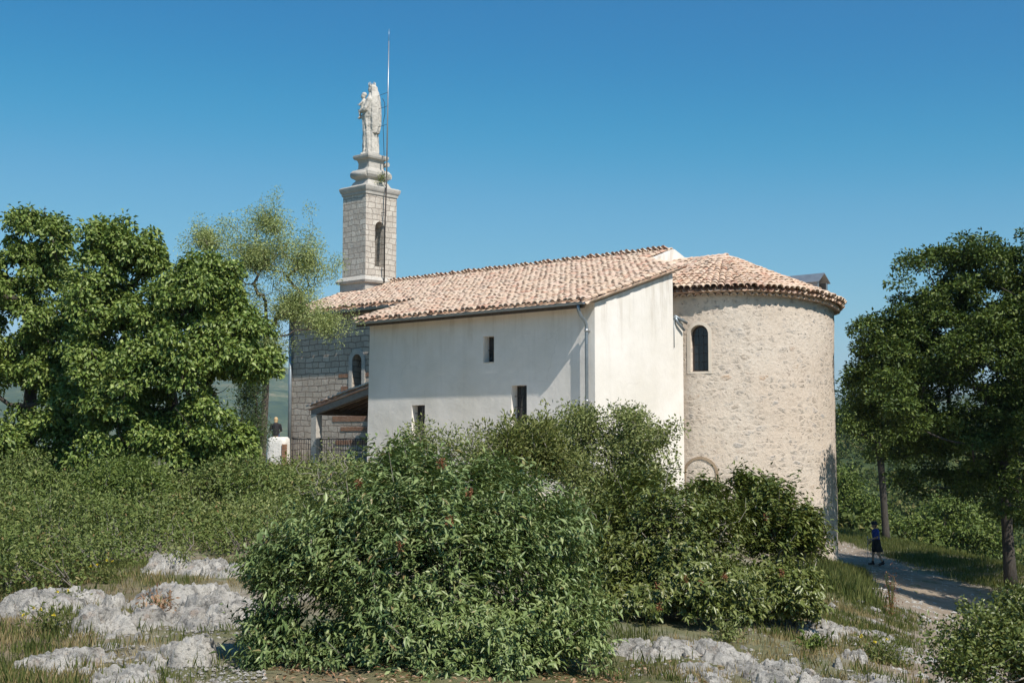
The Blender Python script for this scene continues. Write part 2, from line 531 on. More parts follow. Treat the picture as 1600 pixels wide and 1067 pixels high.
M = dict(
    plaster=m_plaster('pale lime plaster', (.83, .79, .735), (.70, .66, .585)),
    plaster_grey=m_plaster('shaded side lime plaster', (.60, .585, .55), (.53, .50, .45), .8),
    rubble=m_rubble('rubble stone under worn render'),
    surround=m_plaster('smooth window surround', (.68, .61, .52), (.60, .52, .43)),
    tower=m_ashlar('tower ashlar', (.66, .61, .53), (.54, .48, .41), (.33, .28, .24), .40, .24, (.36, .31, .26), .45, .016),
    nave=m_ashlar('nave ashlar', (.56, .49, .41), (.44, .375, .305), (.22, .18, .15), .52, .235, (.30, .25, .205), .5, .02),
    brick=m_ashlar('red brick band', (.36, .19, .11), (.30, .15, .09), (.36, .3, .25), .24, .075, (.3, .2, .14), .3, .008),
    statue=m_stone('weathered carved limestone', (.58, .55, .49), (.50, .47, .42), (.27, .25, .22), 2.2, .6),
    trim=m_stone('dressed limestone trim', (.52, .49, .44), (.42, .40, .36), (.22, .21, .19), 2.5, .5),
    rock=m_rock('pitted grey limestone'),
    tile=m_tile('old clay roof tile'),
    zinc=m_plain('weathered zinc', (.27, .31, .34), .45, .55, .15, 5, .05),
    wood=m_plain('dark old timber', (.11, .075, .05), .85, 0, .35, 9, .5),
    greywood=m_plain('grey timber', (.20, .185, .17), .85, 0, .3, 9, .5),
    iron=m_plain('rusty black iron', (.05, .042, .04), .6, .5, .3, 9, .1),
    steel=m_plain('galvanised steel', (.42, .43, .44), .4, .7, .1, 9, .05),
    glass=m_plain('dark window glass', (.022, .024, .026), .12, 0, .3, 3, .03),
    archstone=m_stone('brown arch stones', (.40, .31, .22), (.32, .24, .165), (.2, .15, .11), 4.0, .5),
    frame=m_plain('brown window frame', (.07, .05, .04), .7, 0, .3, 9, .2),
    whitewash=m_stone('peeling whitewash', (.78, .76, .72), (.66, .64, .6), (.4, .38, .35), 3.5, .7),
    ground=m_ground('hilltop ground'),
    gravel=m_gravel('stony path'),
    bounce_ground=m_stone('pale bounce ground', (.60, .54, .45), (.50, .44, .36), (.36, .31, .25), 1.5, .4),  # pale so the added, unseen sheet throws warm light at the wing
    skin=m_plain('skin', (.50, .30, .21), .55, 0, .08, 12, 0),
    blond=m_plain('blond hair', (.50, .36, .19), .6, 0, .3, 30, .3),
    darkhair=m_plain('dark hair', (.05, .035, .025), .6, 0, .3, 30, .3),
    black=m_plain('black cloth', (.016, .016, .02), .85, 0, .3, 12, .2),
    navy=m_plain('dark navy cloth', (.02, .022, .035), .85, 0, .3, 12, .2),
    blue=m_plain('blue cloth', (.035, .075, .36), .85, 0, .25, 12, .2),
    jeans=m_plain('blue denim', (.07, .10, .18), .85, 0, .25, 12, .2),
    bark=m_bark('brown bark', (.07, .055, .04), (.17, .14, .11)),
    bark_dark=m_bark('dark bark', (.035, .03, .024), (.085, .072, .06)),
    bark_pale=m_bark('grey bark', (.14, .125, .105), (.27, .25, .22)),
    twig=m_bark('dry grey twig', (.2, .175, .145), (.33, .30, .255)),
    L_broad=m_leaf('broad bright leaf', [(0, (0.07, 0.12, 0.024)), (0.4, (0.135, 0.20, 0.04)), (0.75, (0.21, 0.28, 0.066)), (1, (0.31, 0.37, 0.115))], 0.16, .45, .35),
    L_feather=m_leaf('small grey green leaf', [(0, (0.22, 0.28, 0.10)), (0.5, (0.33, 0.39, 0.15)), (1, (0.44, 0.49, 0.22))], 0.22, .55, .25),
    L_dark=m_leaf('dark green leaf', [(0, (0.0382, 0.0663, 0.0136)), (0.5, (0.0723, 0.1148, 0.0221)), (0.85, (0.119, 0.17, 0.034)), (1, (0.187, 0.2295, 0.0553))], 0.15, .5, .25),
    L_mid=m_leaf('mid green leaf', [(0, (0.0675, 0.108, 0.0225)), (0.5, (0.117, 0.1665, 0.0324)), (1, (0.189, 0.234, 0.0585))], 0.2, .5, .3),
    L_bush=m_leaf('lance shaped leaf', [(0, (0.07, 0.118, 0.036)), (0.45, (0.135, 0.195, 0.065)), (0.8, (0.215, 0.275, 0.105)), (0.965, (0.30, 0.35, 0.16)), (0.985, (0.27, 0.24, 0.10)), (1, (0.1628, 0.0962, 0.0497))], 0.1, .42, .4, (1.3, (.22, .275, .08), .35)),
    L_bush2=m_leaf('glossy deep green leaf', [(0, (0.0629, 0.0888, 0.0192)), (0.5, (0.111, 0.1443, 0.0333)), (0.9, (0.1776, 0.2072, 0.0555)), (1, (0.2516, 0.2516, 0.0962))], 0.12, .38, .45, (1.1, (.19, .21, .055), .35)),
    L_small=m_leaf('small pale leaf', [(0, (0.1275, 0.1615, 0.051)), (0.5, (0.204, 0.238, 0.0765)), (1, (0.2975, 0.323, 0.1275))], 0.2, .5, .3),
    L_yellow=m_leaf('yellow green leaf', [(0, (0.102, 0.1275, 0.0298)), (0.5, (0.153, 0.1785, 0.0467)), (1, (0.221, 0.2295, 0.0765))], 0.2, .5, .3),
    L_thick=m_leaf('thicket leaf', [(0, (0.068, 0.1, 0.024)), (0.5, (0.12, 0.16, 0.04)), (0.9, (0.184, 0.216, 0.06)), (0.975, (0.24, 0.248, 0.088)), (1, (0.24, 0.128, 0.064))], 0.14, .5, .3, (.35, (.15, .21, .05), .5)),
    L_thick2=m_leaf('yellowish thicket leaf', [(0, (0.085, 0.1148, 0.0298)), (0.5, (0.1445, 0.1827, 0.051)), (0.93, (0.2125, 0.238, 0.0765)), (1, (0.255, 0.1445, 0.068))], 0.16, .5, .3),
    L_juniper=m_leaf('juniper needle', [(0, (.04, .07, .028)), (.6, (.075, .115, .045)), (1, (.13, .17, .07))], .15, .6, .2),
    L_scrub=m_leaf('hillside scrub leaf', [(0, (0.034, 0.0553, 0.0136)), (0.5, (0.0723, 0.102, 0.0238)), (0.85, (0.119, 0.1403, 0.0382)), (1, (0.1955, 0.17, 0.0638))], 0.15, .6, .15),
    grass=m_leaf('green grass blade', [(0, (.08, .115, .03)), (.5, (.14, .17, .05)), (1, (.24, .24, .09))], .35, .6, .2),
    dry=m_leaf('dry grass blade', [(0, (.25, .19, .09)), (.5, (.36, .29, .15)), (1, (.46, .39, .22))], .3, .7, .15),
    litter=m_leaf('fallen dry leaf', [(0, (.22, .12, .065)), (.5, (.36, .22, .13)), (.8, (.46, .33, .23)), (1, (.30, .24, .13))], .15, .7, .2),
    rust=m_leaf('rust red seed', [(0, (.15, .055, .03)), (.6, (.22, .09, .045)), (1, (.30, .15, .075))], .2, .6, .2),
    yellow=m_leaf('yellow petal', [(0, (.6, .48, .03)), (1, (.75, .62, .06))], .2, .6, .2),
)

# ------------------------------------------------------------------ terrain
def sstep(a, b, x):
    t = min(1, max(0, (x - a) / (b - a)))
    return t * t * (3 - 2 * t)


PEAK = [(-3.2, 150), (-1.0, 190), (-.45, 200), (-.25, 232), (-.178, 226), (-.12, 190), (0, 150), (.2, 118), (.254, 104), (.32, 128), (.5, 170), (1.2, 120), (3.2, 150)]


def peak(phi):
    for (a, h0), (b, h1) in zip(PEAK, PEAK[1:]):
        if a <= phi <= b: return h0 + (h1 - h0) * (phi - a) / (b - a)
    return 150


def H(X, Y, fine=True):
    t = X - 2.5
    sp = t if t > 8 else math.log1p(math.exp(t))
    d = .34 * sp
    d = d if d < 2.6 else 2.6 + .9 * (1 - math.exp(-(d - 2.6) / .9))
    z = -1.55 - d
    r = math.hypot(X, Y)
    if r < 90:
        z += sstep(38, 50, Y) * sstep(2, -6, X) * .33
        if fine:
            k = 1 - sstep(40, 70, r)
            z += k * (.09 * fbm((X, Y, 0), .45, 4) + .03 * fbm((X, Y, 3), 2.1, 4))
    e = (abs((X + 4) / 23) ** 4 + abs((Y - 30) / 48) ** 4) ** .25
    s = max(0, e - 1) * 30
    if s > 0:
        phi = math.atan2(X, Y)
        right = sstep(-.04, .12, phi) * (1 - sstep(1.4, 2.2, phi))
        D = 9 * right + 130 * (1 - right)
        s2 = s * s / (s + 3)
        z -= D * (1 - math.exp(-s2 * .5 / D))
        rise = sstep(85, 430, r) * 17 * right
        z += rise + (right * sstep(60, 120, r)) * (2.2 * fbm((X, Y, 1), .022, 4))
        far = sstep(1500, 4300, r)
        pk = peak(phi) + 150 * right * 0
        z = z * (1 - far) + far * pk
        z += sstep(1200, 3000, r) * (38 * fbm((X, Y, 5), .0011, 5))
        z += sstep(300, 1200, r) * (1 - right * .6) * 14 * fbm((X, Y, 8), .004, 4)
    return z


def build_ground():
    radii = [0.0] + list(np.geomspace(.7, 12000, 250))
    angs = list(np.linspace(-.62, .62, 300)) + list(np.linspace(.62, 2 * math.pi - .62, 90))[1:-1]
    na = len(angs)
    vs = [(0, 0, H(0, 0))]; far = [0.0]
    for r in radii[1:]:
        for a in angs:
            x, y = r * math.sin(a), r * math.cos(a)
            vs.append((x, y, H(x, y))); far.append(sstep(48, 75, r))
    fs = [(0, 1 + (k + 1) % na, 1 + k) for k in range(na)]
    for i in range(len(radii) - 2):
        o = 1 + i * na
        for k in range(na):
            k2 = (k + 1) % na
            fs.append((o + k, o + k2, o + na + k2, o + na + k))
    me = bpy.data.meshes.new('ground'); me.from_pydata(vs, [], fs)
    me.polygons.foreach_set('use_smooth', [True] * len(fs))
    at_ = me.attributes.new('far', 'FLOAT', 'POINT'); at_.data.foreach_set('value', far)
    bm = bmesh.new(); bm.from_mesh(me); bmesh.ops.recalc_face_normals(bm, faces=bm.faces)
    bm.faces.ensure_lookup_table()
    if bm.faces[10].normal.z < 0: bmesh.ops.reverse_faces(bm, faces=bm.faces)
    bm.to_mesh(me); bm.free()
    tag(link('ground', me, M['ground']), kind='structure')


build_ground()

# path round the apse
PATHC = [(15.5, 74, 1.6), (14.6, 62, 1.8), (14.0, 54, 1.6), (13.4, 47, 1.7), (12.7, 40, 2.1), (10.8, 32, 2.0), (8.6, 25.5, 1.8), (6.9, 20.5, 1.7), (5.7, 16.5, 1.5), (4.4, 12.5, 1.3), (3.6, 9.5, 1.1)]


def build_path():
    n = 150; m = 14; vs = []
    for i in range(n):
        t = i / (n - 1) * (len(PATHC) - 1); k = min(int(t), len(PATHC) - 2); f = t - k
        a, b = PATHC[k], PATHC[k + 1]
        p = [a[j] + (b[j] - a[j]) * f for j in range(3)]
        dx, dy = b[0] - a[0], b[1] - a[1]; l = math.hypot(dx, dy); nx, ny = -dy / l, dx / l
        wl = p[2] * (1 + .3 * fbm((i * .25, 0, 0), 1, 3)); wr = p[2] * (1 + .3 * fbm((i * .25, 9, 0), 1, 3))
        for j in range(m + 1):
            q = -1 + 2 * j / m; w_ = wl if q < 0 else wr
            x, y = p[0] + nx * q * w_, p[1] + ny * q * w_
            vs.append((x, y, H(x, y) + .03 - .09 * abs(q) ** 4))
    fs = [(i * (m + 1) + j, i * (m + 1) + j + 1, (i + 1) * (m + 1) + j + 1, (i + 1) * (m + 1) + j) for i in range(n - 1) for j in range(m)]
    tag(MB().add(vs, fs, True).build('path', M['gravel'], uv=False), kind='structure')


build_path()


def build_bounce_ground():
    """unseen pale ground, added to bounce sunlight onto the shaded wing wall"""
    c0, s0 = .742, .67; n = 40; vs = []
    for j in range(n + 1):
        for i in range(n + 1):
            lx, ly = -10.5 + 14 * i / n, -11 + 10.95 * j / n
            x, y = 2.2 + lx * c0 + ly * s0, 37.3 - lx * s0 + ly * c0
            e = min(i, n - i, j, 99) / n
            vs.append((x, y, H(x, y) + .035 - (.08 if min(i, n - i, j) == 0 else 0)))
    fs = [(j * (n + 1) + i, j * (n + 1) + i + 1, (j + 1) * (n + 1) + i + 1, (j + 1) * (n + 1) + i) for j in range(n) for i in range(n)]
    tag(MB().add(vs, fs, True).build('bounce_ground', M['bounce_ground'], uv=False), kind='structure')


build_bounce_ground()

# ------------------------------------------------------------------ chapel
CH = empty('chapel', (2.2, 37.3, 0), math.atan2(-.67, .742))
tag(CH, 'pale plastered stone chapel with clay tile roof, round apse and slender bell tower', 'chapel')
RZ, RY = 6.56, 8.37


def wing_z(y): return 4.0 + .306 * (y - .0)          # roof deck over the wing


def nave_z(y): return RZ - .35 * (RY - y)


# wing walls
wb = MB()
wv = [(-9.72, 0, -6), (.28, 0, -6), (.28, 3.95, -6), (-9.72, 3.95, -6), (-9.52, 0, 3.86), (.28, 0, 3.86), (.28, 3.95, wing_z(3.95) - .12), (-9.52, 3.95, wing_z(3.95) - .12)]
wb.add(wv, [(0, 3, 2, 1), (4, 5, 6, 7), (0, 1, 5, 4), (1, 2, 6, 5), (2, 3, 7, 6), (3, 0, 4, 7)])
WINS = [(-4.18, -3.72, 2.26, 3.10), (-2.99, -2.36, -.45, 1.53), (-7.42, -6.80, -.6, 1.0)]
cutters = [MB().box(a, b, -.6, .34, c, d).mesh('cutter') for a, b, c, d in WINS]
wme = cut(wb.mesh('wing_wall'), cutters); box_uv(wme)
link('wing_wall', wme, M['plaster'], CH)
MB().box(-1.6, .276, 3.951, 4.50, -6, 3.66).build('buttress', M['plaster'], CH)
for a, b, c, d in WINS:
    w = MB().box(a + .002, b - .002, .27, .335, c + .002, d - .002).build('window', M['frame'], CH)
    f = .035
    MB().box(a + f, b - f, .258, .268, c + f, d - f).build('pane', M['glass'], w)
    bars = MB()
    if d - c > 1:
        for k in range(1, 3):
            x = a + (b - a) * k / 3; bars.tube([(x, .16, c), (x, .16, d)], .011, 6)
        for k in range(1, 6):
            z = c + (d - c) * k / 6; bars.tube([(a, .16, z), (b, .16, z)], .009, 6)
    else:
        x = (a + b) / 2; bars.tube([(x, .25, c), (x, .25, d)], .014, 6); z = (c + d) / 2; bars.tube([(a, .25, z), (b, .25, z)], .014, 6)
    bars.build('bars', M['iron'], w)
    MB().box(a + .002, b - .002, -.012, .24, c + .002, c + .03).build('sill', M['surround'], w)

# nave walls
nb = MB()
zw = nave_z(3.9) - .14
prof = [(3.9, -6), (12.84, -6), (12.84, zw), (RY, RZ - .14), (3.9, zw)]
nb.prism([(-18.7, y, z) for y, z in prof], (15.8, 0, 0))


def arch_poly(c0, c1, z0, zs, n=10):
    """arched outline in (u, z): jambs c0..c1, springing zs"""
    r = (c1 - c0) / 2; cx = (c0 + c1) / 2
    return [(c0, z0), (c1, z0)] + [(cx + r * math.cos(math.pi * k / n), zs + r * math.sin(math.pi * k / n)) for k in range(n + 1)]


cw = MB().prism([(u, 3.3, z) for u, z in arch_poly(-14.92, -14.36, 1.3, 2.9)], (0, 1.2, 0)).mesh('cutter')
nme = cut(nb.mesh('nave_wall'), [cw]); box_uv(nme)
link('nave_wall', nme, M['nave'], CH)
ring = MB()


def arch_ring(mb, c0, c1, z0, zs, w, y0, y1, n=12):
    r = (c1 - c0) / 2; cx = (c0 + c1) / 2
    ins = [(c1, z0)] + [(cx + r * math.cos(math.pi * k / n), zs + r * math.sin(math.pi * k / n)) for k in range(n + 1)] + [(c0, z0)]
    out = [(c1 + w, z0)] + [(cx + (r + w) * math.cos(math.pi * k / n), zs + (r + w) * math.sin(math.pi * k / n)) for k in range(n + 1)] + [(c0 - w, z0)]
    for i in range(len(ins) - 1):
        mb.prism([(ins[i][0], y0, ins[i][1]), (out[i][0], y0, out[i][1]), (out[i + 1][0], y0, out[i + 1][1]), (ins[i + 1][0], y0, ins[i + 1][1])], (0, y1 - y0, 0))


win = MB().prism([(u, 4.4, z) for u, z in arch_poly(-14.90, -14.38, 1.32, 2.9)], (0, .04, 0)).build('window', M['glass'], CH)
arch_ring(ring, -14.92, -14.36, 1.32, 2.9, .2, 3.865, 3.905); ring.build('frame', M['trim'], win)
br = MB()
for x0, x1, z0, z1 in [(-15.75, -15.14, 2.28, 2.43), (-14.14, -13.6, 2.28, 2.43), (-15.6, -15.14, 1.72, 1.94), (-14.14, -13.6, 1.72, 1.94), (-16.1, -9.8, .55, .77), (-15.6, -9.8, .18, .34), (-15.9, -9.8, -.36, -.18)]:
    br.box(x0, x1, 3.885, 3.92, z0, z1)
br.build('brick_band', M['brick'], CH)
# east gable in plaster
gb = MB().prism([(-2.88, y, z) for y, z in [(3.9, -6), (12.84, -6), (12.84, zw + .20), (RY, RZ + .07), (3.9, zw + .20)]], (.17, 0, 0))
gb.build('gable', M['plaster'], CH)
# infill behind the cut top of the wing roof
MB().prism([(.26, 3.96, 3), (-2.74, 6.3, 3), (-2.74, 6.3, wing_z(6.3) - .13), (.26, 3.96, wing_z(3.96) - .13)], (-.12, -.15, 0)).build('parapet', M['plaster'], CH)

# choir and apse
AX, AY, AR = -.68, 8.37, 3.68


def eave_dz(a):                                          # the old eave sags towards the far side
    return -.27 * sstep(R(-45), R(35), a)


ap = MB(); prof = []
for x in np.linspace(-2.74, AX, 10)[:-1]: prof.append((x, AY - AR, None))
for k in range(97):
    a = R(-90 + 180 * k / 96); prof.append((AX + AR * math.cos(a), AY + AR * math.sin(a), a))
for x in np.linspace(AX, -2.74, 10)[1:]: prof.append((x, AY + AR, None))
zs = np.linspace(-6, 4.62, 60)
vs = []; uvs = []
s = 0; acc = []
for i, p in enumerate(prof):
    if i: s += math.hypot(p[0] - prof[i - 1][0], p[1] - prof[i - 1][1])
    acc.append(s)
for i, (x, y, a) in enumerate(prof):
    for z in zs:
        k = .025 * fbm((x, y, z), .7, 3) + .012 * fbm((x, y, z), 3.5, 3)
        nx, ny = (math.cos(a), math.sin(a)) if a is not None else (0, -1 if y < AY else 1)
        zz = z + (eave_dz(a if a is not None else (-1.5 if y < AY else 1.5)) * max(0, (z - 3.6) / 1.0))
        vs.append((x + nx * k, y + ny * k, zz))
nz = len(zs)
inner = [(AX + (x - AX) * .84 if a is not None else x, AY + (y - AY) * .84) for x, y, a in prof]
no = len(vs)
for x, y in inner:
    vs += [(x, y, -6), (x, y, 4.3)]
fs = []
for i in range(len(prof) - 1):
    for j in range(nz - 1):
        fs.append((i * nz + j, (i + 1) * nz + j, (i + 1) * nz + j + 1, i * nz + j + 1))
    fs.append((no + 2 * i, no + 2 * i + 1, no + 2 * i + 3, no + 2 * i + 2))
    fs.append((i * nz + nz - 1, (i + 1) * nz + nz - 1, no + 2 * i + 3, no + 2 * i + 1))
    fs.append((i * nz, no + 2 * i, no + 2 * i + 2, (i + 1) * nz))
for i in (0, len(prof) - 1):
    fs.append(tuple([i * nz + j for j in range(nz)] + [no + 2 * i + 1, no + 2 * i]))
ap.add(vs, fs, False)
WA = R(-69.6)
wd, wt = Vector((math.cos(WA), math.sin(WA), 0)), Vector((-math.sin(WA), math.cos(WA), 0))
wc = Vector((AX, AY, 0)) + wd * AR


def apse_prism(poly, d0, d1):
    mb = MB()
    return mb.prism([wc + wt * u + wd * d0 + Vector((0, 0, z)) for u, z in poly], wd * (d1 - d0))


ame = cut(ap.mesh('apse_wall'), [apse_prism(arch_poly(-.29, .29, 2.03, 3.22), -1.2, .5).mesh('cutter')])
uv = ame.uv_layers.new(name='UVMap')
for poly in ame.polygons:
    for li in poly.loop_indices:
        c = ame.vertices[ame.loops[li].vertex_index].co
        uu = math.atan2(c.y - AY, max(c.x - AX, 1e-4)) * AR if c.x > AX else (c.x - AX) + (-math.pi / 2 * AR if c.y < AY else math.pi / 2 * AR)
        uv.data[li].uv = (uu, c.z)
    poly.use_smooth = abs(poly.normal.z) < .3
link('apse_wall', ame, M['rubble'], CH)
w = apse_prism(arch_poly(-.285, .285, 2.035, 3.22), -.36, -.30).build('window', M['frame'], CH)
apse_prism(arch_poly(-.23, .23, 2.09, 3.22), -.299, -.285).build('pane', M['glass'], w)
lead = MB()
for u in (-.08, .08): lead.tube([wc + wt * u + wd * -.28 + Vector((0, 0, z)) for z in (2.09, 3.40)], .007, 5)
for z in (2.35, 2.62, 2.9, 3.17): lead.tube([wc + wt * u + wd * -.28 + Vector((0, 0, z)) for u in (-.22, .22)], .007, 5)
lead.build('bars', M['iron'], w)


def curved_ring(c0, c1, z0, zs, wdt, d0, d1, n=14, bottom=0):
    """a surround that follows the round wall"""
    mb = MB(); r = (c1 - c0) / 2; cx = (c0 + c1) / 2
    ins = [(c1, z0)] + [(cx + r * math.cos(math.pi * k / n), zs + r * math.sin(math.pi * k / n)) for k in range(n + 1)] + [(c0, z0)]
    out = [(c1 + wdt, z0)] + [(cx + (r + wdt) * math.cos(math.pi * k / n), zs + (r + wdt) * math.sin(math.pi * k / n)) for k in range(n + 1)] + [(c0 - wdt, z0)]

    def P(q, d):
        a = WA + q[0] / AR
        return Vector((AX + (AR + d) * math.cos(a), AY + (AR + d) * math.sin(a), q[1]))
    for i in range(len(ins) - 1):
        q = [ins[i], out[i], out[i + 1], ins[i + 1]]
        mb.add([P(k, d0) for k in q] + [P(k, d1) for k in q], [(0, 1, 2, 3), (7, 6, 5, 4), (0, 4, 5, 1), (1, 5, 6, 2), (2, 6, 7, 3), (3, 7, 4, 0)])
    if bottom:
        q = [(c0 - wdt, z0), (c1 + wdt, z0), (c1 + wdt, z0 - bottom), (c0 - wdt, z0 - bottom)]
        mb.add([P(k, d0) for k in q] + [P(k, d1) for k in q], [(0, 1, 2, 3), (7, 6, 5, 4), (0, 4, 5, 1), (1, 5, 6, 2), (2, 6, 7, 3), (3, 7, 4, 0)])
    return mb


curved_ring(-.29, .29, 2.03, 3.22, .11, -.05, .014, bottom=.07).build('frame', M['surround'], w)
curved_ring(-.48, .48, -2.4, -1.22, .085, -.06, .035, 18).build('blind_arch', M['archstone'], CH)


# ---- clay tile roofs
def tile_add(mb, p, ex, eu, en, w_, ln, r0, r1, lift, cover=True, seg=6):
    """one half-round tile: p = lower end, ex across, eu up the slope, en out of the roof"""
    vs = []
    ta = random.uniform(-.03, .03)
    eu = (eu + ex * ta).normalized()
    for e, (rr, up, hh) in enumerate(((r0, 0, lift), (r1, ln, 0.0))):
        for k in range(seg + 1):
            a = math.pi * k / seg
            cx_, sz = math.cos(a) * rr, math.sin(a) * rr * .85
            vs.append(p + eu * up + ex * cx_ + en * ((sz if cover else -sz) + hh))
    fs = [(k, k + 1, seg + 2 + k, seg + 1 + k) for k in range(seg)]
    if cover:
        th = .022
        for k in range(seg + 1):
            a = math.pi * k / seg
            vs.append(p + ex * math.cos(a) * (r0 - th) + en * (math.sin(a) * (r0 - th) * .85 + lift - .004))
        o = 2 * (seg + 1)
        fs += [(k + 1, k, o + k, o + k + 1) for k in range(seg)]
        for k in range(seg + 1):
            a = math.pi * k / seg
            vs.append(p + eu * .12 + ex * math.cos(a) * (r0 - th) + en * (math.sin(a) * (r0 - th) * .85 + lift * .7 - .006))
        q = o + seg + 1
        fs += [(o + k, q + k, q + k + 1, o + k + 1) for k in range(seg)]
    mb.add(vs, fs, True)


def roof_plane(mb, o, ex, eu, width, length, mask, sp=.235, step=.3, ragged=.05):
    ex, eu = Vector(ex).normalized(), Vector(eu).normalized(); en = ex.cross(eu).normalized()
    if en.z < 0: en = -en
    o = Vector(o)
    nc, nr = int(width / sp) + 1, int(length / step) + 1
    for i in range(nc):
        j0 = random.uniform(0, .03)
        for j in range(nr):
            u, v = i * sp, j * step
            p = o + ex * (u + random.uniform(-.02, .02)) + eu * (v + j0 + random.uniform(-ragged, ragged))
            if mask(u + sp / 2, v, True): tile_add(mb, p + ex * sp / 2 - en * .005, ex, eu, en, sp, step + .1, .088, .1, -.02, False, 4)
            if mask(u, v, False): tile_add(mb, p + en * .03, ex, eu, en, sp, step + .12, .1 * random.uniform(.94, 1.06), .078, random.uniform(.012, .034))


def deck(mb, poly, th=.05):
    mb.prism(poly, (0, 0, -th))


# wing roof: one catslide plane from the low eave to the ridge
sl = .306
wr = MB()
Ls = math.hypot(1, sl)
y0e = -.47
wl = (RY - y0e) * Ls


def wing_mask(u, v, pan):
    x = -9.85 + u; y = y0e + v / Ls
    if x > .40: return False
    if x > -2.86: return y < 4.15 + (.28 - x) * .76 if x < .28 else y < 4.15
    return y < RY - .02


roof_plane(wr, (-9.85, y0e, 4.0 + sl * y0e + .02), (1, 0, 0), (0, 1, sl), 10.3, wl, wing_mask)
deck(wr, [(-9.8, y0e + .06, wing_z(y0e + .06) - .05), (.27, y0e + .06, wing_z(y0e + .06) - .05), (.27, 3.96, wing_z(3.96) - .05), (-2.86, 6.5, wing_z(6.5) - .05), (-2.86, RY, wing_z(RY) - .05), (-9.8, RY, wing_z(RY) - .05)], .06)
wr.build('wing_roof', M['tile'], CH, uv=False, fix=False)
nr_ = MB()
y0n = 3.46
slN = (RZ - 4.95) / (RY - y0n); LsN = math.hypot(1, slN)
roof_plane(nr_, (-19.0, y0n, 4.97), (1, 0, 0), (0, 1, slN), 9.3, (RY - y0n) * LsN, lambda u, v, p: v < (RY - y0n) * LsN - .02)
deck(nr_, [(-19.0, y0n + .06, 4.95), (-9.82, y0n + .06, 4.95), (-9.82, RY, RZ - .05), (-19.0, RY, RZ - .05)], .06)
deck(nr_, [(-19.0, RY, RZ - .05), (-2.86, RY, RZ - .05), (-2.86, 13.3, 4.9), (-19.0, 13.3, 4.9)], .06)
roof_plane(nr_, (-2.95, 13.3, 4.95), (-1, 0, 0), (0, -1, slN), 16.2, (RY - y0n) * LsN, lambda u, v, p: v < (RY - y0n) * LsN - .02, .235, .6)
for i in range(40):                                      # ridge tiles
    x = -2.84 - i * .41
    tile_add(nr_, Vector((x, RY + random.uniform(-.01, .01), RZ + .03)), Vector((0, 1, 0)), Vector((-1, 0, 0)), Vector((0, 0, 1)), .3, .46, .125, .118, .012)
nr_.build('nave_roof', M['tile'], CH, uv=False, fix=False)

# apse roof: straight bay + facets that follow the round eave
ar = MB()
AZ, ER, EZ = 6.13, 4.04, 4.60
slA = (AZ - EZ) / ER; LsA = math.hypot(1, slA)
for sgn in (-1, 1):
    exv = Vector((1, 0, 0)) * (1 if sgn < 0 else -1)
    x_start = -2.66 if sgn < 0 else AX
    roof_plane(ar, (x_start, AY + sgn * ER, EZ + (-.27 if sgn > 0 else 0)), exv, (0, -sgn, slA), 2.09, ER * LsA - .02, lambda u, v, p: u < 1.99 and v < ER * LsA)
    deck(ar, [(-2.72, AY + sgn * (ER - .05), EZ - .05), (AX, AY + sgn * (ER - .05), EZ - .05), (AX, AY, AZ - .06), (-2.72, AY, AZ - .06)])
NF = 15
for f in range(NF):
    a0, a1 = -90 + 180 * f / NF, -90 + 180 * (f + 1) / NF
    am = R((a0 + a1) / 2); hw = math.tan(R(180 / NF / 2))
    dz = eave_dz(am)
    rad = Vector((math.cos(am), math.sin(am), 0)); tan = Vector((-math.sin(am), math.cos(am), 0))
    top = Vector((AX, AY, AZ)); slope = (AZ - EZ - dz) / ER; ls = math.hypot(1, slope)
    eu = (-rad + Vector((0, 0, slope))).normalized(); en = tan.cross(eu)
    if en.z < 0: en = -en
    sp = 2 * hw * ER / max(1, round(2 * hw * ER / .235))
    nc = round(2 * hw * ER / sp)
    for i in range(nc):
        u = (-nc / 2 + i + .5) * sp
        r_e = ER                                          # the eave follows the circle
        start = ER - math.sqrt(max(0, ER * ER - u * u))
        j = 0
        while True:
            v = start + j * .3 / ls
            rr = ER - v
            if abs(u) > rr * hw + .06 or rr < .1: break
            p = top + rad * rr + tan * (u + random.uniform(-.012, .012)) + Vector((0, 0, -slope * rr + .02)) + eu * random.uniform(-.03, .03)
            tile_add(ar, p + en * .03, tan, eu, en, sp, .42, .112 * random.uniform(.95, 1.06), .088, random.uniform(.02, .05))
            if abs(u + sp / 2) < rr * hw + .12: tile_add(ar, p + tan * sp / 2 - en * .005, tan, eu, en, sp, .4, .088, .1, -.02, False, 4)
            j += 1
    e0, e1 = R(a0), R(a1)
    zE = lambda a: EZ + eave_dz(a) - .05
    rr = ER - .06
    ar.add([top - Vector((0, 0, .06)), (AX + rr * math.cos(e0), AY + rr * math.sin(e0), zE(e0)), (AX + rr * math.cos(am) * 1.01, AY + rr * math.sin(am) * 1.01, zE(am)), (AX + rr * math.cos(e1), AY + rr * math.sin(e1), zE(e1))], [(0, 1, 2, 3)])
    if f:                                                 # hip tiles over each seam
        q = Vector((AX + ER * math.cos(e0), AY + ER * math.sin(e0), EZ + eave_dz(e0) + .05)) if False else None
for i in range(6):
    tile_add(ar, Vector((-.5 - i * .4, AY, AZ + .03)), Vector((0, 1, 0)), Vector((-1, 0, 0)), Vector((0, 0, 1)), .3, .46, .125, .118, .012)
ar.build('apse_roof', M['tile'], CH, uv=False, fix=False)
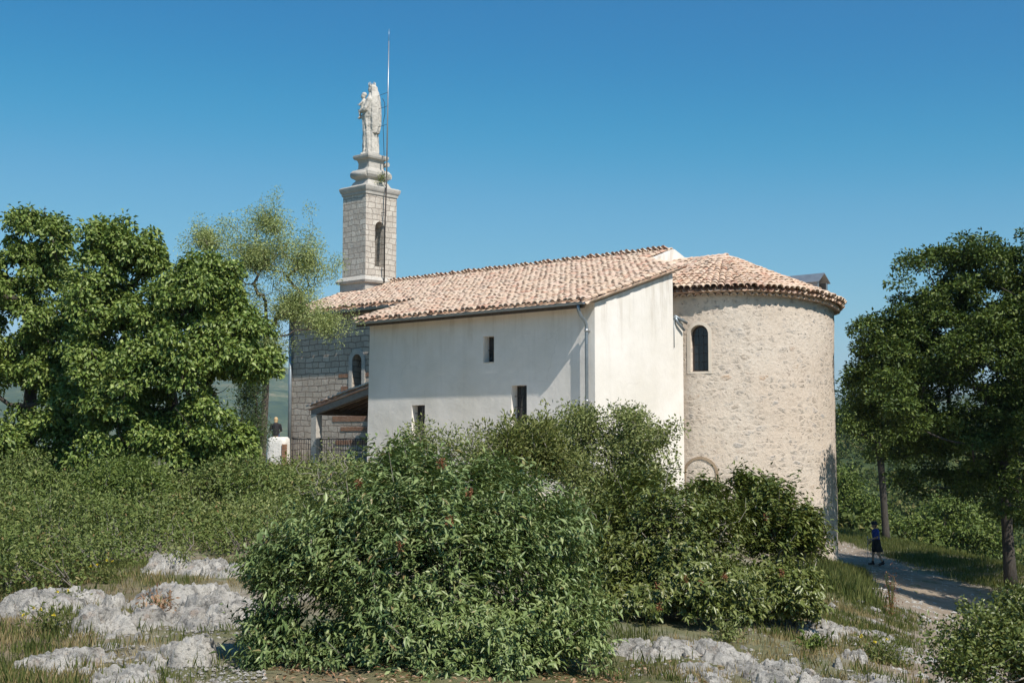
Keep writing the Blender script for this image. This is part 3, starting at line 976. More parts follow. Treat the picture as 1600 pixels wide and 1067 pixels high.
# double row of tiles under the apse eave (genoise)
gn = MB()
zr = -2.74
pos = []
x = -2.6
while x < AX: pos.append((x, AY - AR, R(-90))); x += .225
na_ = int(math.pi * 3.8 / .225)
for k in range(na_ + 1): a = -math.pi / 2 + math.pi * k / na_; pos.append((AX + AR * math.cos(a), AY + AR * math.sin(a), a))
for (x, y, a) in pos:
    rad = Vector((math.cos(a), math.sin(a), 0)); tan = Vector((-math.sin(a), math.cos(a), 0))
    p = Vector((x, y, 4.42 + eave_dz(a) + random.uniform(-.008, .008)))
    tile_add(gn, p + rad * .22, tan, -rad, Vector((0, 0, 1)), .2, .3, .1, .1, 0)
    # mortar fill under the row above
a_list = [R(-90)] + [R(-90 + 180 * k / 72) for k in range(73)]
strip = [(-2.74, AY - AR - .02, R(-90))] + [(AX + AR * math.cos(R(-90 + 180 * k / 72)), AY + AR * math.sin(R(-90 + 180 * k / 72)), R(-90 + 180 * k / 72)) for k in range(73)]
vs = []
for x, y, a in strip:
    rad = Vector((math.cos(a), math.sin(a), 0)); z = eave_dz(a)
    P = Vector((x, y, z))
    vs += [P + rad * .2 + Vector((0, 0, 4.51)), P + rad * .2 + Vector((0, 0, 4.56)), P - rad * .1 + Vector((0, 0, 4.56)), P - rad * .1 + Vector((0, 0, 4.51))]
gn.add(vs, [(4 * i + k, 4 * i + 4 + k, 4 * i + 4 + (k + 1) % 4, 4 * i + (k + 1) % 4) for i in range(len(strip) - 1) for k in range(4)])
gn.build('cornice', M['tile'], CH, uv=False)

# gutters and pipes
def gutter(name, p0, p1, r=.075):
    p0, p1 = Vector(p0), Vector(p1); d = (p1 - p0).normalized(); side = Vector((0, 0, 1)).cross(d).normalized()
    rings = []
    for p in (p0, p1):
        a = [p + side * r * math.cos(math.pi + math.pi * k / 8) + Vector((0, 0, r * math.sin(math.pi + math.pi * k / 8))) for k in range(9)]
        b = [p + side * (r - .012) * math.cos(2 * math.pi - math.pi * k / 8) + Vector((0, 0, (r - .012) * math.sin(2 * math.pi - math.pi * k / 8))) for k in range(9)]
        rings.append(a + b)
    return MB().loft(rings, smooth=False).build(name, M['zinc'], CH)


gutter('gutter', (-9.82, -.53, 3.825), (.3, -.53, 3.845))
gutter('gutter', (-18.95, 3.40, 4.83), (-9.86, 3.40, 4.90))
MB().box(-9.7, .29, -.455, -.43, 3.68, 3.84).build('fascia', M['wood'], CH)
MB().box(-18.9, -9.75, 3.47, 3.495, 4.75, 4.90).build('fascia', M['wood'], CH)
dp = MB().tube([(.1, -.53, 3.77), (.1, -.52, 3.62), (.1, -.44, 3.47), (.1, -.26, 3.34), (.1, -.17, 3.24), (.1, -.16, 3.1), (.1, -.16, -3.5)], .05, 12)
dpo = dp.build('downpipe', M['zinc'], CH)
for z in (3.05, 1.0): MB().tube([(.1, -.16, z - .04), (.1, -.16, z + .04)], .06, 12).box(.075, .125, -.14, .0, z - .015, z + .015).build('bracket', M['steel'], dpo)
dp = MB().tube([(-18.72, 3.82, 4.85), (-18.72, 3.82, -1.2)], .075, 10).build('downpipe', M['zinc'], CH)
sp_ = MB()
sp_.tube([(.32, 3.98, 3.74), (.38, 4.56, 3.56)], .05, 8)
sp_.tube([(.33, 4.0, 3.70), (.36, 4.12, 3.52), (.38, 4.42, 3.32)], .045, 8)
sp_.tube([(.3, 3.98, 3.64), (.3, 3.98, 2.75)], .012, 6)
sp_.build('rain_spout', M['zinc'], CH)
MB().box(-1.62, .31, 3.955, 4.53, 3.662, 3.70).build('capping', M['zinc'], CH)

# zinc vent dormer on the apse roof
vd = MB()
vx0, vx1, vy0, vy1 = 1.0, 2.15, 9.75, 10.45
ym = (vy0 + vy1) / 2
zb, ze, zt = 4.0, 5.20, 5.46
vd.add([(vx0, vy0, zb), (vx1, vy0, zb), (vx1, vy0, ze), (vx0, vy0, ze), (vx0, vy1, zb), (vx1, vy1, zb), (vx1, vy1, ze), (vx0, vy1, ze), (vx0, ym, zt), (vx1, ym, zt)],
       [(0, 1, 2, 3), (5, 4, 7, 6), (4, 0, 3, 8, 7)])
vd.prism([(vx1, vy0, zb), (vx1, vy0 + .1, zb), (vx1, vy0 + .1, ze), (vx1, vy0, ze)], (.02, 0, 0))
vd.prism([(vx1, vy1 - .1, zb), (vx1, vy1, zb), (vx1, vy1, ze), (vx1, vy1 - .1, ze)], (.02, 0, 0))
o = vd.build('roof_vent', M['zinc'], CH)
rf = MB()
for sgn in (-1, 1):
    yo = ym + sgn * (.35 + .06)
    rf.prism([(vx0 - .06, ym, zt + .04), (vx1 + .1, ym, zt + .04), (vx1 + .1, yo, ze - .02), (vx0 - .06, yo, ze - .02)], (0, 0, .025))
rf.build('hood', M['zinc'], o)
MB().box(vx1 - .5, vx1 - .45, vy0 + .02, vy1 - .02, zb, ze).build('back_panel', M['brick'], o)

# canopy over the side door
cz = lambda x: 1.92 + (x + 9.7) * .228
cp = MB()
cl_ = math.hypot(1, .228)
roof_plane(cp, (-13.75, .75, cz(-13.75)), (0, 1, 0), (1, 0, .228), 3.1, 4.0 * cl_, lambda u, v, p: v < 3.95)
deck(cp, [(-13.7, .72, cz(-13.7) - .03), (-9.75, .72, cz(-9.75) - .03), (-9.75, 3.88, cz(-9.75) - .03), (-13.7, 3.88, cz(-13.7) - .03)], .05)
cpo = cp.build('canopy', M['tile'], CH, uv=False, fix=False)
MB().prism([(-13.6, .78, cz(-13.6) - .09), (-9.75, .78, cz(-9.75) - .09), (-9.75, .78, cz(-9.75) - .31), (-13.6, .78, cz(-13.6) - .31)], (0, .16, 0)).build('rafter', M['greywood'], cpo)
MB().box(-13.5, -13.34, .95, 3.85, cz(-13.4) - .33, cz(-13.4) - .1).build('beam', M['wood'], cpo)
MB().prism([(-13.2, 3.8, .88), (-9.75, 3.8, .82), (-9.75, 3.8, cz(-9.75) - .09), (-13.2, 3.8, cz(-13.2) - .09)], (0, .06, 0)).build('back_board', M['wood'], cpo)
rr = MB()
for k in range(5):
    y = 1.3 + k * .55
    rr.prism([(-13.3, y, cz(-13.3) - .085), (-9.76, y, cz(-9.76) - .085), (-9.76, y, cz(-9.76) - .2), (-13.3, y, cz(-13.3) - .2)], (0, .1, 0))
rr.build('rafter', M['wood'], cpo)
pm = MB().box(-13.56, -13.28, .76, 1.04, -1.6, cz(-13.4) - .3)
pm.box(-13.62, -13.22, .70, 1.10, -1.6, -.95)
pm.build('post', M['trim'], cpo)

# bell tower
TX0, TX1, TY0, TY1 = -19.1, -17.6, 6.88, 8.66
tb = MB().box(TX0, TX1, TY0, TY1, 4.5, 10.36)
ty0, ty1 = 7.42, 7.95
cut1 = MB().prism([(-20, u, z) for u, z in arch_poly(ty0, ty1, 7.25, 8.95)], (4, 0, 0)).mesh('cutter')
tme = cut(tb.mesh('tower'), [cut1]); box_uv(tme)
T = link('bell_tower', tme, M['tower'], CH)
tr = MB()
arch = [(ty0, 7.25)]


def slab(mb, x0, x1, y0, y1, prof):
    """square moulding: prof = [(z, overhang)]"""
    rings = []
    for z, e in prof:
        rings.append([(x0 - e, y0 - e, z), (x1 + e, y0 - e, z), (x1 + e, y1 + e, z), (x0 - e, y1 + e, z)])
    mb.loft(rings, smooth=False)


c_ = MB(); slab(c_, TX0, TX1, TY0, TY1, [(10.36, .0), (10.36, .04), (10.46, .05), (10.52, .09), (10.57, .11), (10.66, .13), (10.70, .13), (10.75, .04)])
c_.build('cornice', M['trim'], T)
c_ = MB(); slab(c_, TX0 - .02, TX1 + .02, TY0 - .02, TY1 + .02, [(6.2, .05), (6.5, .05), (6.52, .16), (6.62, .2), (6.68, .14), (6.74, .1), (6.8, .01)])
c_.build('base_moulding', M['trim'], T)
c_ = MB(); slab(c_, TX0 - .02, TX1 + .02, TY0 - .02, TY1 + .02, [(4.6, .04), (6.2, .04)])
c_.build('plinth', M['brick'], T)
# scrolled pedestal: swept profile with volutes to both sides
pd = MB()
PX, PY = -18.32, 7.78
prof = [(10.74, .74), (10.82, .74), (10.86, .70), (10.96, .64), (11.04, .55), (11.08, .56), (11.14, .68), (11.24, .75), (11.36, .75), (11.46, .66), (11.5, .52), (11.56, .46), (11.76, .45), (11.88, .50), (11.92, .62), (11.99, .66), (12.07, .66), (12.1, .58)]
slab(pd, PX, PX, PY, PY, [(z, e) for z, e in prof])
pdv = [(x * 1.0, y, z) for x, y, z in pd.v]
pd.v = [(PX + (x - PX) * .76, PY + (y - PY) * .92, 10.74 + (z - 10.74) * 1.08) for x, y, z in pd.v]
pd.tube([(PX - .5, PY + .66, 11.32), (PX + .5, PY + .66, 11.32)], .14, 14)
pd.tube([(PX - .5, PY - .62, 11.3), (PX + .5, PY - .62, 11.3)], .14, 14)
pd.tube([(PX - .46, PY + .60, 11.85), (PX + .46, PY + .60, 11.85)], .10, 14)
pd.build('pedestal', M['trim'], T)

# lightning rod, clamped to tower, pedestal and statue
rodm = MB().tube([(-17.36, 7.74, 6.55), (-17.38, 7.78, 9.0), (-17.36, 7.83, 10.75)], .03, 8)
rod = rodm.build('lightning_rod', M['iron'], CH)
MB().tube([(-17.36, 7.83, 10.75), (-17.4, 7.92, 14.4), (-17.42, 7.97, 17.2)], [.032, .027, .02], 8).tube([(-17.42, 7.97, 17.2), (-17.42, 7.98, 17.75)], [.012, .006], 6).build('mast', M['steel'], rod)
for z, x in ((14.9, -17.95), (14.3, -17.9), (13.5, -17.95)): MB().tube([(-17.38, 7.9, z), (x, 7.84, z - .07)], .009, 6).build('bracket', M['iron'], rod)
for z in (7.1, 8.2, 9.6): MB().tube([(-17.38, 7.76, z), (-17.62, 7.76, z)], .014, 6).build('bracket', M['iron'], rod)
cb = MB().tube([(-17.78, 7.95, 14.7), (-17.66, 7.97, 14.5), (-17.64, 7.97, 14.0), (-17.74, 7.95, 13.6), (-17.66, 7.95, 12.3), (-17.6, 7.92, 11.0), (-17.5, 7.9, 10.8)], .012, 6)
cb.build('earth_cable', M['iron'], rod)
MB().box(2.72, 2.76, 10.05, 10.28, -3.05, -2.7).build('wall_box', M['whitewash'], CH) if False else None

CM = Matrix.Translation((2.2, 37.3, 0)) @ Matrix.Rotation(math.atan2(-.67, .742), 4, 'Z')


def cw_(x, y, z): return CM @ Vector((x, y, z))

#PART2
HAZE = 0.0001
# ------------------------------------------------------------------ people, railing, statue
RA = empty('iron_railing', cw_(-12.3, .95, -1.15), CH.rotation_euler.z)
tag(RA, 'low dark iron railing under the tiled canopy by the side door', 'railing')
x0, x1 = -2.55, 2.55
MB().tube([(x0, 0, 1.02), (x1, 0, 1.02)], .018, 8).ball((x0, 0, 1.06), .045).build('top_rail', M['iron'], RA)
MB().tube([(x0, 0, .14), (x1, 0, .14)], .014, 8).build('bottom_rail', M['iron'], RA)
MB().tube([(x0 + 1.9, 0, .62), (x1, 0, .62)], .012, 8).build('middle_rail', M['iron'], RA)
for k in range(40):
    x = x0 + k * (x1 - x0) / 39
    MB().tube([(x, 0, .0 if k % 13 == 0 else .14), (x, 0, 1.02)], .016 if k % 13 == 0 else .009, 6).build('baluster', M['iron'], RA)

# low whitewashed wall end with brick edging
P = at(435, 700, 52)
LW = empty('low_wall', (P.x, 52, -1.25), R(-18))
tag(LW, 'short low whitewashed wall with brick edging beside the tower end of the chapel', 'wall')
mb = MB(); n = 8
rings = []
for z, e in ((-.4, .03), (.3, .0), (.9, -.01), (1.12, -.02), (1.2, -.08)):
    rr = []
    for k in range(28):
        a = 2 * math.pi * k / 28; c_, s_ = math.cos(a), math.sin(a)
        sq = (abs(c_) ** 6 + abs(s_) ** 6) ** (-1 / 6)
        rr.append(((.42 + e) * c_ * sq + .02 * fbm((k, z * 3, 1), .6), (.30 + e) * s_ * sq + .02 * fbm((k, z * 3, 5), .6), z))
    rings.append(rr)
mb.loft(rings); mb.build('plaster', M['whitewash'], LW)
mb = MB()
for k in range(9): mb.box(.33, .46, -.34, -.12, k * .105 - .02, k * .105 + .07)
mb.build('brick_edge', M['brick'], LW)


def capsule(mb, a, b, ra, rb, n=12):
    a, b = Vector(a), Vector(b); d = b - a
    pts = [a - d.normalized() * ra * .8, a - d.normalized() * ra * .45, a, a.lerp(b, .33), a.lerp(b, .66), b, b + d.normalized() * rb * .45, b + d.normalized() * rb * .8]
    rad = [ra * .55, ra * .88, ra, ra + (rb - ra) * .33, ra + (rb - ra) * .66, rb, rb * .88, rb * .55]
    mb.tube(pts, rad, n)


def hand(mb, wrist, d, palm_n, curl=.5, s=1.0):
    """palm plus four unequal bent fingers and a thumb; d = direction of the hand, palm_n = palm normal"""
    wrist, d, pn = Vector(wrist), Vector(d).normalized(), Vector(palm_n).normalized()
    sd_ = d.cross(pn).normalized()
    for k in (-1, -.35, .35, 1): capsule(mb, wrist + sd_ * k * .012 * s, wrist + d * .085 * s + sd_ * k * .03 * s, .014 * s, .013 * s, 8)
    for k, ln in ((-1.05, .062), (-.36, .076), (.36, .082), (1.05, .072)):
        p = wrist + d * .088 * s + sd_ * k * .029 * s; dd = d.copy()
        for j, f in enumerate((.45, .32, .25)):
            q = p + dd * ln * f * s
            capsule(mb, p, q, .0098 * s, .0088 * s, 7)
            p = q; dd = (dd + pn * curl * 1.1).normalized()
    p = wrist + d * .03 * s + sd_ * .032 * s; dd = (d * .65 + sd_ * .7 + pn * .3).normalized()
    for f in (.042, .034):
        q = p + dd * f * s; capsule(mb, p, q, .0115 * s, .0098 * s, 7); p = q; dd = (dd + pn * curl * .6 + d * .2).normalized()


def head(mb, c, f, up, s=1.0):
    """skull, jaw, nose, ears, neck; c = head centre, f = facing"""
    c, f, up = Vector(c), Vector(f).normalized(), Vector(up).normalized(); r = f.cross(up).normalized()
    m0 = MB(); m0.ball((0, 0, 0), (.075 * s, .094 * s, .112 * s), 18, 12)
    m0.ball((0, .035 * s, -.062 * s), (.05 * s, .052 * s, .05 * s), 14, 8)
    m0.ball((0, .093 * s, -.018 * s), (.012 * s, .02 * s, .022 * s), 8, 6)
    m0.ball((0, .076 * s, -.058 * s), (.022 * s, .012 * s, .009 * s), 8, 6)
    for q in (-1, 1):
        m0.ball((q * .077 * s, -.005 * s, -.01 * s), (.011 * s, .02 * s, .03 * s), 8, 6)
        m0.ball((q * .03 * s, .078 * s, .012 * s), (.017 * s, .011 * s, .010 * s), 8, 6)
    mb.add([c + r * x + f * y + up * z for x, y, z in m0.v], m0.f, True)


def skinned(name, mb, vox, mat, parent, smooth=2):
    me = remesh(mb.mesh(name, True), vox, smooth)
    me.materials.clear()
    return link(name, me, mat, parent)


# walker on the path, seen from the side with a trekking pole, heading left
gx, gy = 13.35, 47.3
gz = H(gx, gy) + .03
WK = empty('person', (gx, gy, gz), R(12)); WK.scale = (.96, .96, .96)
tag(WK, 'person in dark hat, blue shirt and black shorts walking along the shaded path', 'person')
F_ = Vector((-1, 0, 0)); 
b = MB()
capsule(b, (0, 0, .84), (-.01, 0, 1.02), .125, .12, 16); capsule(b, (-.01, 0, 1.02), (-.03, 0, 1.26), .12, .13, 16)
for q in (-1, 1): capsule(b, (-.03, q * .06, 1.26), (-.03, q * .13, 1.30), .08, .06, 12)
capsule(b, (-.03, 0, 1.32), (-.06, 0, 1.44), .055, .05)
head(b, (-.085, 0, 1.52), (-1, 0, -.12), (-.1, 0, 1))
# legs: left leg forward (far side), right leg trailing
for q, knee, ank, toe in ((-1, (.03, -.09, .45), (.20, -.09, .11), (.10, -.09, .03)), (1, (-.10, .09, .45), (-.12, .09, .08), (-.27, .09, .03))):
    capsule(b, (0, q * .085, .82), knee, .085, .055, 12); capsule(b, knee, ank, .052, .036, 12); capsule(b, ank, toe, .036, .03, 10)
# arms: left arm bent forward onto the pole, right arm by the side, slightly bent
arms = [(-1, (-.06, -.19, 1.06), (-.28, -.19, 1.02)), (1, (.05, .19, 1.06), (-.12, .20, .90))]
for q, el, wr_ in arms:
    capsule(b, (-.03, q * .17, 1.29), el, .045, .036, 10); capsule(b, el, wr_, .035, .026, 10)
    d = Vector(wr_) - Vector(el)
    hand(b, wr_, d, (0, -q * .4, -1) if q < 0 else (0, -q, 0), .8 if q < 0 else .4)
body = skinned('body', b, .0065, M['skin'], WK)
c_ = MB()
capsule(c_, (0, 0, .93), (-.01, 0, 1.05), .135, .135, 18); capsule(c_, (-.01, 0, 1.05), (-.03, 0, 1.27), .137, .142, 18)
for q, el, _ in arms:
    capsule(c_, (-.03, q * .06, 1.27), (-.03, q * .15, 1.30), .085, .065, 12)
    capsule(c_, (-.03, q * .17, 1.29), Vector((-.03, q * .17, 1.29)).lerp(Vector(el), .62), .06, .056, 12)
skinned('shirt', c_, .012, M['blue'], WK)
c_ = MB()
rings = []
for z, hx, hy, ox in ((.99, .135, .155, 0), (.9, .15, .175, .0), (.75, .17, .19, .005), (.60, .205, .2, .02), (.52, .225, .205, .035), (.51, .2, .19, .035)):
    rings.append([(ox + hx * math.cos(t) * (1 + .05 * math.sin(5 * t + z * 9)), hy * math.sin(t) * (1 + .05 * math.sin(4 * t)), z) for t in [2 * math.pi * k / 26 for k in range(26)]])
c_.loft(rings); c_.build('shorts', M['black'], WK)
c_ = MB()
for ank, toe in (((.20, -.09, .10), (.06, -.09, .045)), ((-.12, .09, .08), (-.28, .09, .045))):
    capsule(c_, Vector(ank) + Vector((.02, 0, -.02)), toe, .056, .046, 12); capsule(c_, Vector(ank) + Vector((0, 0, .06)), ank, .05, .055, 12)
skinned('boots', c_, .012, M['black'], WK)
c_ = MB()
rings = [[(-.085 + r_ * 1.12 * math.cos(t) + dz * .1, r_ * math.sin(t), 1.575 + dz + (.012 * math.cos(2 * t) if r_ > .12 else 0)) for t in [2 * math.pi * k / 24 for k in range(24)]] for r_, dz in ((.02, -.002), (.10, -.004), (.165, -.018), (.167, -.010), (.105, .012), (.1, .07), (.075, .095), (.02, .10))]
c_.loft(rings); c_.build('hat', M['navy'], WK)
c_ = MB(); c_.ball((-.055, 0, 1.515), (.082, .082, .095), 14, 10); c_.build('hair', M['darkhair'], WK)
PO = MB()
hx, hy, hz = gx - .37, gy - .19, gz + .99
tag(PO.tube([(hx, hy, hz + .08), (hx, hy, hz - .06)], .017, 8).tube([(hx, hy, hz - .06), (hx - .02, hy, H(hx, hy) + .0)], [.009, .007], 8).tube([(hx - .018, hy, H(hx, hy) + .07), (hx - .018, hy, H(hx, hy) + .075)], .03, 10).build('trekking_pole', M['steel']), 'thin trekking pole held by the walker on the path', 'pole')

# person sitting on the low wall, back to us
P = at(431, 668, 52)
SP_ = empty('person', (P.x, 52.0, -.06), R(10))
tag(SP_, 'blond person in a black top sitting on the low white wall', 'person')
b = MB()
capsule(b, (0, 0, .10), (0, -.02, .28), .14, .125, 16); capsule(b, (0, -.02, .28), (0, .0, .46), .125, .13, 16)
for q in (-1, 1):
    capsule(b, (q * .06, 0, .46), (q * .14, 0, .49), .075, .055, 12)
    el = (q * .22, .03, .26); wr_ = (q * .12, .27, .20)
    capsule(b, (q * .17, 0, .48), el, .043, .035, 10); capsule(b, el, wr_, .034, .025, 10); hand(b, wr_, (-q * .3, .6, -.3), (0, 0, -1), .4)
    capsule(b, (q * .08, .03, .08), (q * .10, .42, .10), .085, .06, 12); capsule(b, (q * .10, .42, .10), (q * .10, .46, -.32), .055, .038, 12); capsule(b, (q * .10, .46, -.34), (q * .11, .6, -.38), .036, .03, 10)
capsule(b, (0, 0, .50), (0, .02, .60), .052, .048)
head(b, (0, .04, .69), (.25, 1, -.1), (0, 0, 1))
skinned('body', b, .0065, M['skin'], SP_)
c_ = MB()
capsule(c_, (0, 0, .12), (0, -.02, .28), .15, .138, 18); capsule(c_, (0, -.02, .28), (0, 0, .47), .138, .142, 18)
for q in (-1, 1):
    capsule(c_, (q * .06, 0, .47), (q * .15, 0, .49), .085, .062, 12); capsule(c_, (q * .17, 0, .485), (q * .22, .03, .27), .056, .048, 12)
skinned('shirt', c_, .012, M['black'], SP_)
c_ = MB()
for q in (-1, 1):
    capsule(c_, (q * .07, 0, .09), (q * .10, .42, .10), .10, .075, 12); capsule(c_, (q * .10, .42, .10), (q * .10, .46, -.28), .07, .055, 12)
skinned('trousers', c_, .012, M['jeans'], SP_)
c_ = MB(); c_.ball((0, .015, .715), (.088, .10, .105), 16, 10); c_.ball((0, -.03, .63), (.07, .05, .10), 12, 8)
skinned('hair', c_, .01, M['blond'], SP_)

# statue: crowned woman in long robe and veil with a child on her arm, facing out along the ridge
ST = empty('statue', cw_(-18.32, 7.78, 12.19), CH.rotation_euler.z + math.pi); ST.scale = (1.0, .95, 1.10); ST.rotation_euler.z += R(30)     # +x of the figure = outwards
tag(ST, 'weathered stone statue of a crowned robed woman holding a child, on the tower pedestal', 'statue')
b = MB()
b.box(-.36, .36, -.36, .36, .0, .10)
rings = []
for z, rx, ry, ox in ((.08, .37, .40, .0), (.3, .345, .36, .0), (.7, .32, .33, .02), (1.1, .315, .32, .05), (1.5, .32, .335, .06), (1.8, .33, .37, .04), (2.05, .31, .40, .0), (2.3, .26, .36, -.03), (2.45, .17, .22, -.04), (2.55, .12, .13, -.02)):
    rr = []
    for k in range(48):
        t = 2 * math.pi * k / 48
        fold = (1 + (.075 * math.sin(9 * t + z * 1.6) + .05 * math.sin(17 * t - z * 2.4)) * max(0, min(1, (2.2 - z) / 1.2)))
        rr.append((ox + rx * math.cos(t) * fold, ry * math.sin(t) * fold, z))
    rings.append(rr)
b.loft(rings)
b.ball((-.0, 0, 2.72), (.15, .135, .175), 18, 12); b.ball((.14, 0, 2.69), (.03, .025, .035), 8, 6)
# veil falling from the crown over the back
rings = []
for z, rx, ry, ox in ((2.86, .10, .10, -.03), (2.80, .18, .17, -.035), (2.6, .21, .20, -.06), (2.4, .23, .30, -.10), (2.1, .25, .38, -.12), (1.7, .26, .39, -.13), (1.2, .25, .36, -.12), (.9, .2, .3, -.12)):
    rings.append([(ox - .02 + rx * math.cos(t) * (.35 if math.cos(t) > 0 else 1.15) * (1 + .06 * math.sin(8 * t + z)), ry * math.sin(t), z) for t in [2 * math.pi * k / 40 for k in range(40)]])
b.loft(rings)
for k in range(10):                                       # crown
    t = 2 * math.pi * k / 10
    capsule(b, (-.02 + .13 * math.cos(t), .13 * math.sin(t), 2.84), (-.02 + .155 * math.cos(t), .155 * math.sin(t), 2.98 if k % 2 == 0 else 2.92), .035, .022, 8)
# mantle swag and knee
capsule(b, (.28, -.12, 1.05), (.34, .05, .72), .10, .06, 12); capsule(b, (.30, .2, 1.6), (.33, -.1, 1.3), .09, .08, 12)
capsule(b, (.33, -.1, 1.3), (.30, -.22, .5), .08, .05, 12); capsule(b, (.18, .24, 1.5), (.28, .16, .3), .07, .06, 10)
# arms round the child
for q in (-1, 1):
    capsule(b, (-.02, q * .34, 2.22), (.14, q * .40, 1.84), .12, .10, 12); capsule(b, (.14, q * .40, 1.84), (.44, q * .12, 1.86), .10, .07, 12)
    hand(b, (.44, q * .12, 1.86), (.5, -q * .8, .05), (-.3, 0, 1), .5, 1.5)
# child: seated on the arm, head beside hers, arms forward, legs hanging
capsule(b, (.34, .10, 1.86), (.30, .10, 2.22), .14, .12, 14); b.ball((.34, .10, 2.44), (.115, .105, .125), 16, 10); b.ball((.45, .10, 2.42), (.025, .02, .028), 8, 6)
b.ball((.30, .10, 2.50), (.12, .115, .10), 14, 8)
for q in (-1, 1):
    capsule(b, (.33, .10 + q * .12, 2.2), (.47, .10 + q * .14, 2.06), .05, .04, 10); hand(b, (.47, .10 + q * .14, 2.06), (1, -q * .3, .2), (0, 0, 1), .4, .8)
    capsule(b, (.36, .10 + q * .07, 1.86), (.50, .08 + q * .07, 1.82), .075, .055, 10); capsule(b, (.50, .08 + q * .07, 1.82), (.48, .08 + q * .07, 1.58), .05, .035, 10); capsule(b, (.48, .08 + q * .07, 1.57), (.56, .08 + q * .07, 1.54), .035, .028, 8)
fig = skinned('figure', b, .018, M['statue'], ST, 1)
nrm = [v.normal.copy() for v in fig.data.vertices]
for v, vn in zip(fig.data.vertices, nrm):
    q = v.co.copy(); v.co = q + vn * (.016 * mnoise.noise(q * 5) + .012 * mnoise.noise(q * 13) + .012 * math.sin(q.y * 40 + 5 * mnoise.noise(q * 2)) * (1 if .2 < q.z < 1.9 else 0))

# ------------------------------------------------------------------ vegetation
def unit(a): return a / np.maximum(np.linalg.norm(a, axis=-1, keepdims=True), 1e-9)


def leaf_mesh(name, P, D, Nn, Ln, Wd, mat, parent=None, fold=.25, tri=False):
    """one diamond (two triangles folded on the midrib) per leaf"""
    n = len(P)
    B = unit(np.cross(D, Nn)); Nn = unit(np.cross(B, D))
    Ln = np.broadcast_to(Ln, n)[:, None]; Wd = np.broadcast_to(Wd, n)[:, None]
    mid = P + D * Ln * .45 + Nn * Wd * fold
    v = np.stack([P, mid + B * Wd * .5, P + D * Ln - Nn * Ln * .12, mid - B * Wd * .5], 1)
    # the rib stays low: lift only the sides
    me = bpy.data.meshes.new(name)
    me.vertices.add(4 * n); me.vertices.foreach_set('co', v.astype(np.float32).ravel())
    i = np.arange(n, dtype=np.int32)[:, None] * 4
    li = np.concatenate([i, i + 1, i + 2, i, i + 2, i + 3], 1).ravel()
    me.loops.add(6 * n); me.loops.foreach_set('vertex_index', li)
    me.polygons.add(2 * n)
    me.polygons.foreach_set('loop_start', np.arange(0, 6 * n, 3, dtype=np.int32))
    me.polygons.foreach_set('loop_total', np.full(2 * n, 3, dtype=np.int32))
    me.update(calc_edges=True)
    return link(name, me, mat, parent)


def rand_dirs(n):
    return unit(RNG.normal(size=(n, 3)))


def ellipsoid_points(n, ells, shell=.55, low=-.75, stray=.14):
    """clump centres inside a union of ellipsoids (cx,cy,cz,rx,ry,rz), favouring the outside"""
    w_ = np.array([(e[3] * e[4] * e[5]) ** (2 / 3) for e in ells]); w_ /= w_.sum()
    out = []; tries = 0
    E = np.array(ells)
    while len(out) < n and tries < n * 60:
        tries += 1
        e = E[RNG.choice(len(E), p=w_)]
        d = rand_dirs(1)[0]
        if d[2] < low: continue
        rr = RNG.uniform(shell, 1.0) if RNG.random() < .7 else RNG.uniform(min(.15, shell * .5), shell)
        p = e[:3] + d * e[3:6] * rr
        inside = ((np.linalg.norm((p - E[:, :3]) / E[:, 3:6], axis=1)) < .62).sum()
        if rr > .7 and inside > (1 if False else 0) and RNG.random() < .75: continue
        if RNG.random() < stray: p = p + d * e[3:6] * RNG.uniform(.05, .38) + np.array([0, 0, .12 * e[5]])
        out.append(p)
    return np.array(out)


